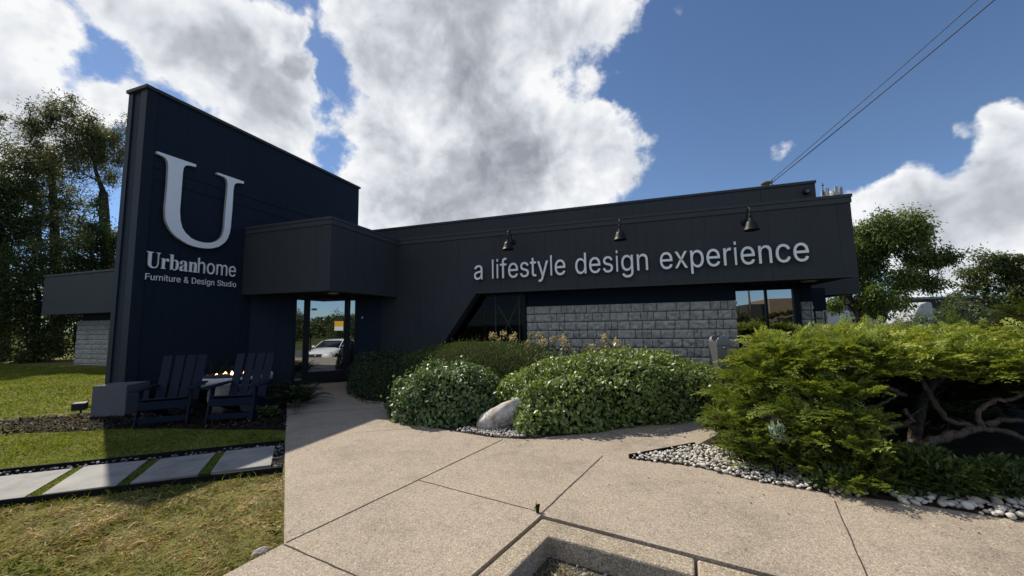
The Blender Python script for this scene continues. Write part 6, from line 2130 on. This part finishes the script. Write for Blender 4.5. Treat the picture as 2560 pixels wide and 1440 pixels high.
for k in range(3):
    b.box(-.38, .38, -2.325, -2.316, .48+k*.055, .492+k*.055)
b.build('grille_bar', M['chrome'], gr)
b = MB()
b.lathe([(0.055, -.006), (.07, 0), (.055, .006)], 20, (0, -2.33, .545), 0, AX)
b.tube([(0, -2.332, .545), (0, -2.332, .605)], .008, 5)
b.tube([(0, -2.332, .545), (-.05, -2.332, .515)], .008, 5)
b.tube([(0, -2.332, .545), (.05, -2.332, .515)], .008, 5)
b.build('badge', M['chrome'], gr)
b = MB()
b.box(-.62, .62, -2.29, -2.22, .27, .37)
b.build('lower_intake', M['dark_plastic'], car)
b = MB()
b.box(-.20, .20, -2.335, -2.316, .33, .43)
b.build('number_plate', M['sticker'], car)
for s in (-1, 1):
    b = MB()
    b.add([(s*.50, -2.285, .60), (s*.80, -2.14, .60), (s*.85, -1.90, .70), (s*.80, -2.00, .745), (s*.52, -2.245, .68)], [(0, 1, 2, 3, 4)])
    b.build('headlight', M['headlight'], car)
    b = MB()
    b.box(s*.66-.13, s*.66+.13, -2.262, -2.20, .31, .38)
    b.build('fog_lamp', M['dark_plastic'], car)
    b = MB()
    b.box(s*.875-.02, s*.875+.02, -1.98, -1.84, .57, .61)
    b.build('side_marker', M['amber'], car)
    b = MB()
    b.lathe([(0, .11), (.08, .07), (.10, 0), (.07, -.07), (0, -.1)], 12, (s*.98, -.72, 1.0), 0, AX)
    b.build('mirror', M['cream_paint'], car)
    for yy in (-1.42, 1.34):
        wheel(car, (s*.80, yy, .32), .32, .22, (s, 0, 0))
CARH = Vector((-0.97, 0.25, 0)).normalized()
car.location = (4.47, -2.26, -0.775)
car.rotation_euler = (0, 0, math.atan2(CARH.x, -CARH.y))

pl_ = thing('pylon_sign', 'yellow and white pylon sign across the car park', 'sign', (22.8, -17.3, -0.9))
PX = Vector((0.641, 0.768, 0))
PY = Vector((-0.768, 0.641, 0))
pc = Vector((22.8, -17.3, 0))
b = MB()
b.obox(pc+UP*1.85, PX, PY, UP, 1.0, 0.2, 0.62)
b.build('yellow_panel', M['yellow'], pl_)
b = MB()
b.obox(pc+UP*1.26, PX, PY, UP, 1.0, 0.16, 0.52)
b.build('white_panel', M['white'], pl_)
b = MB()
b.obox(pc+UP*0.05, PX, PY, UP, 0.12, 0.10, 1.9)
b.build('post', M['dark_plastic'], pl_)
tb = thing('brick_building', 'tan walled building with dark loading bays mirrored in the right window', 'building', (16, -30, -0.9))
b = MB()
b.box(14.0, 20.0, -36, -27.6, -0.9, 3.8)
b.build('wall', M['tan_brick'], tb)
b = MB()
b.box(14.6, 16.0, -27.6, -27.5, -0.9, 1.65)
b.box(16.3, 17.7, -27.6, -27.5, -0.9, 1.65)
b.build('loading_bay', M['dark_plastic'], tb)
b = MB()
b.box(12.2, 13.9, -38, -29.0, -0.9, 3.3)
b.build('side_block', M['brown_wall'], tb)
b = MB()
b.tube([(12.35, -28.3, -0.9), (12.2, -28.3, 6.5)], 0.10, 8)
tag(b.build('utility_pole', M['pole_wood']), 'leaning pole mirrored in the right window', 'pole')
for i, (x, y, s) in enumerate([(36.0, -37, 1.25), (40.5, -32, 0.95), (13.5, -54, 0.9), (10.9, -27.5, .62), (18, -58, 1.0), (38, -28, 0.9), (33, -42, 1.3), (45, -36, 1.2)]):
    labs = ['round green tree across the car park, tallest in the door mirror', 'lower green tree behind the pylon sign', 'green tree in the gap beside the brown block', 'bushy dark tree at the left edge of the right window mirror', 'green tree rearmost behind the tan building', 'small green tree just right of the pylon sign', 'broad green tree left of the tallest mirrored one', 'green tree rearmost behind the pylon sign']
    tree('street_tree', labs[i], [(x, y, -0.9), (x, y, 0.2*s), (x+.1, y, 1.6*s)], [(x, y, 2.2*s, 1.7*s), (x-1.1*s, y, 1.3*s, 1.3*s), (x+1.2*s, y, 1.4*s, 1.3*s), (x+.2, y, 0.3, 1.1*s)], 0.14, 2600, 0.30, 0.16, M['tree_under'], 'tree', 'trees across the car park', clump=0.5, nclump=60, seed=60+i)

# hedgerow on the far side of the road, one mass
m = 15000
tt = rng.random(m)
x = 30+45*tt+rng.normal(0, 2.2, m)
y = -72+52*tt+rng.normal(0, 2.2, m)
z = -0.9+rng.random(m)**0.8*(3.0+2.6*vnoise(x, y, 0.18, 3))
V, F = leaves(np.stack([x, y, z], 1), rand_dirs(m), rand_dirs(m), 0.7*rng.uniform(.6, 1.3, m), 0.4, 0.15)
tag(np_mesh('far_hedgerow', V, F, M['tree_under'], None, np.repeat(np.clip(rng.normal(.5, .2, m), 0, 1), 4), kind='stuff'), 'distant hedgerow mirrored in the entrance door', None)
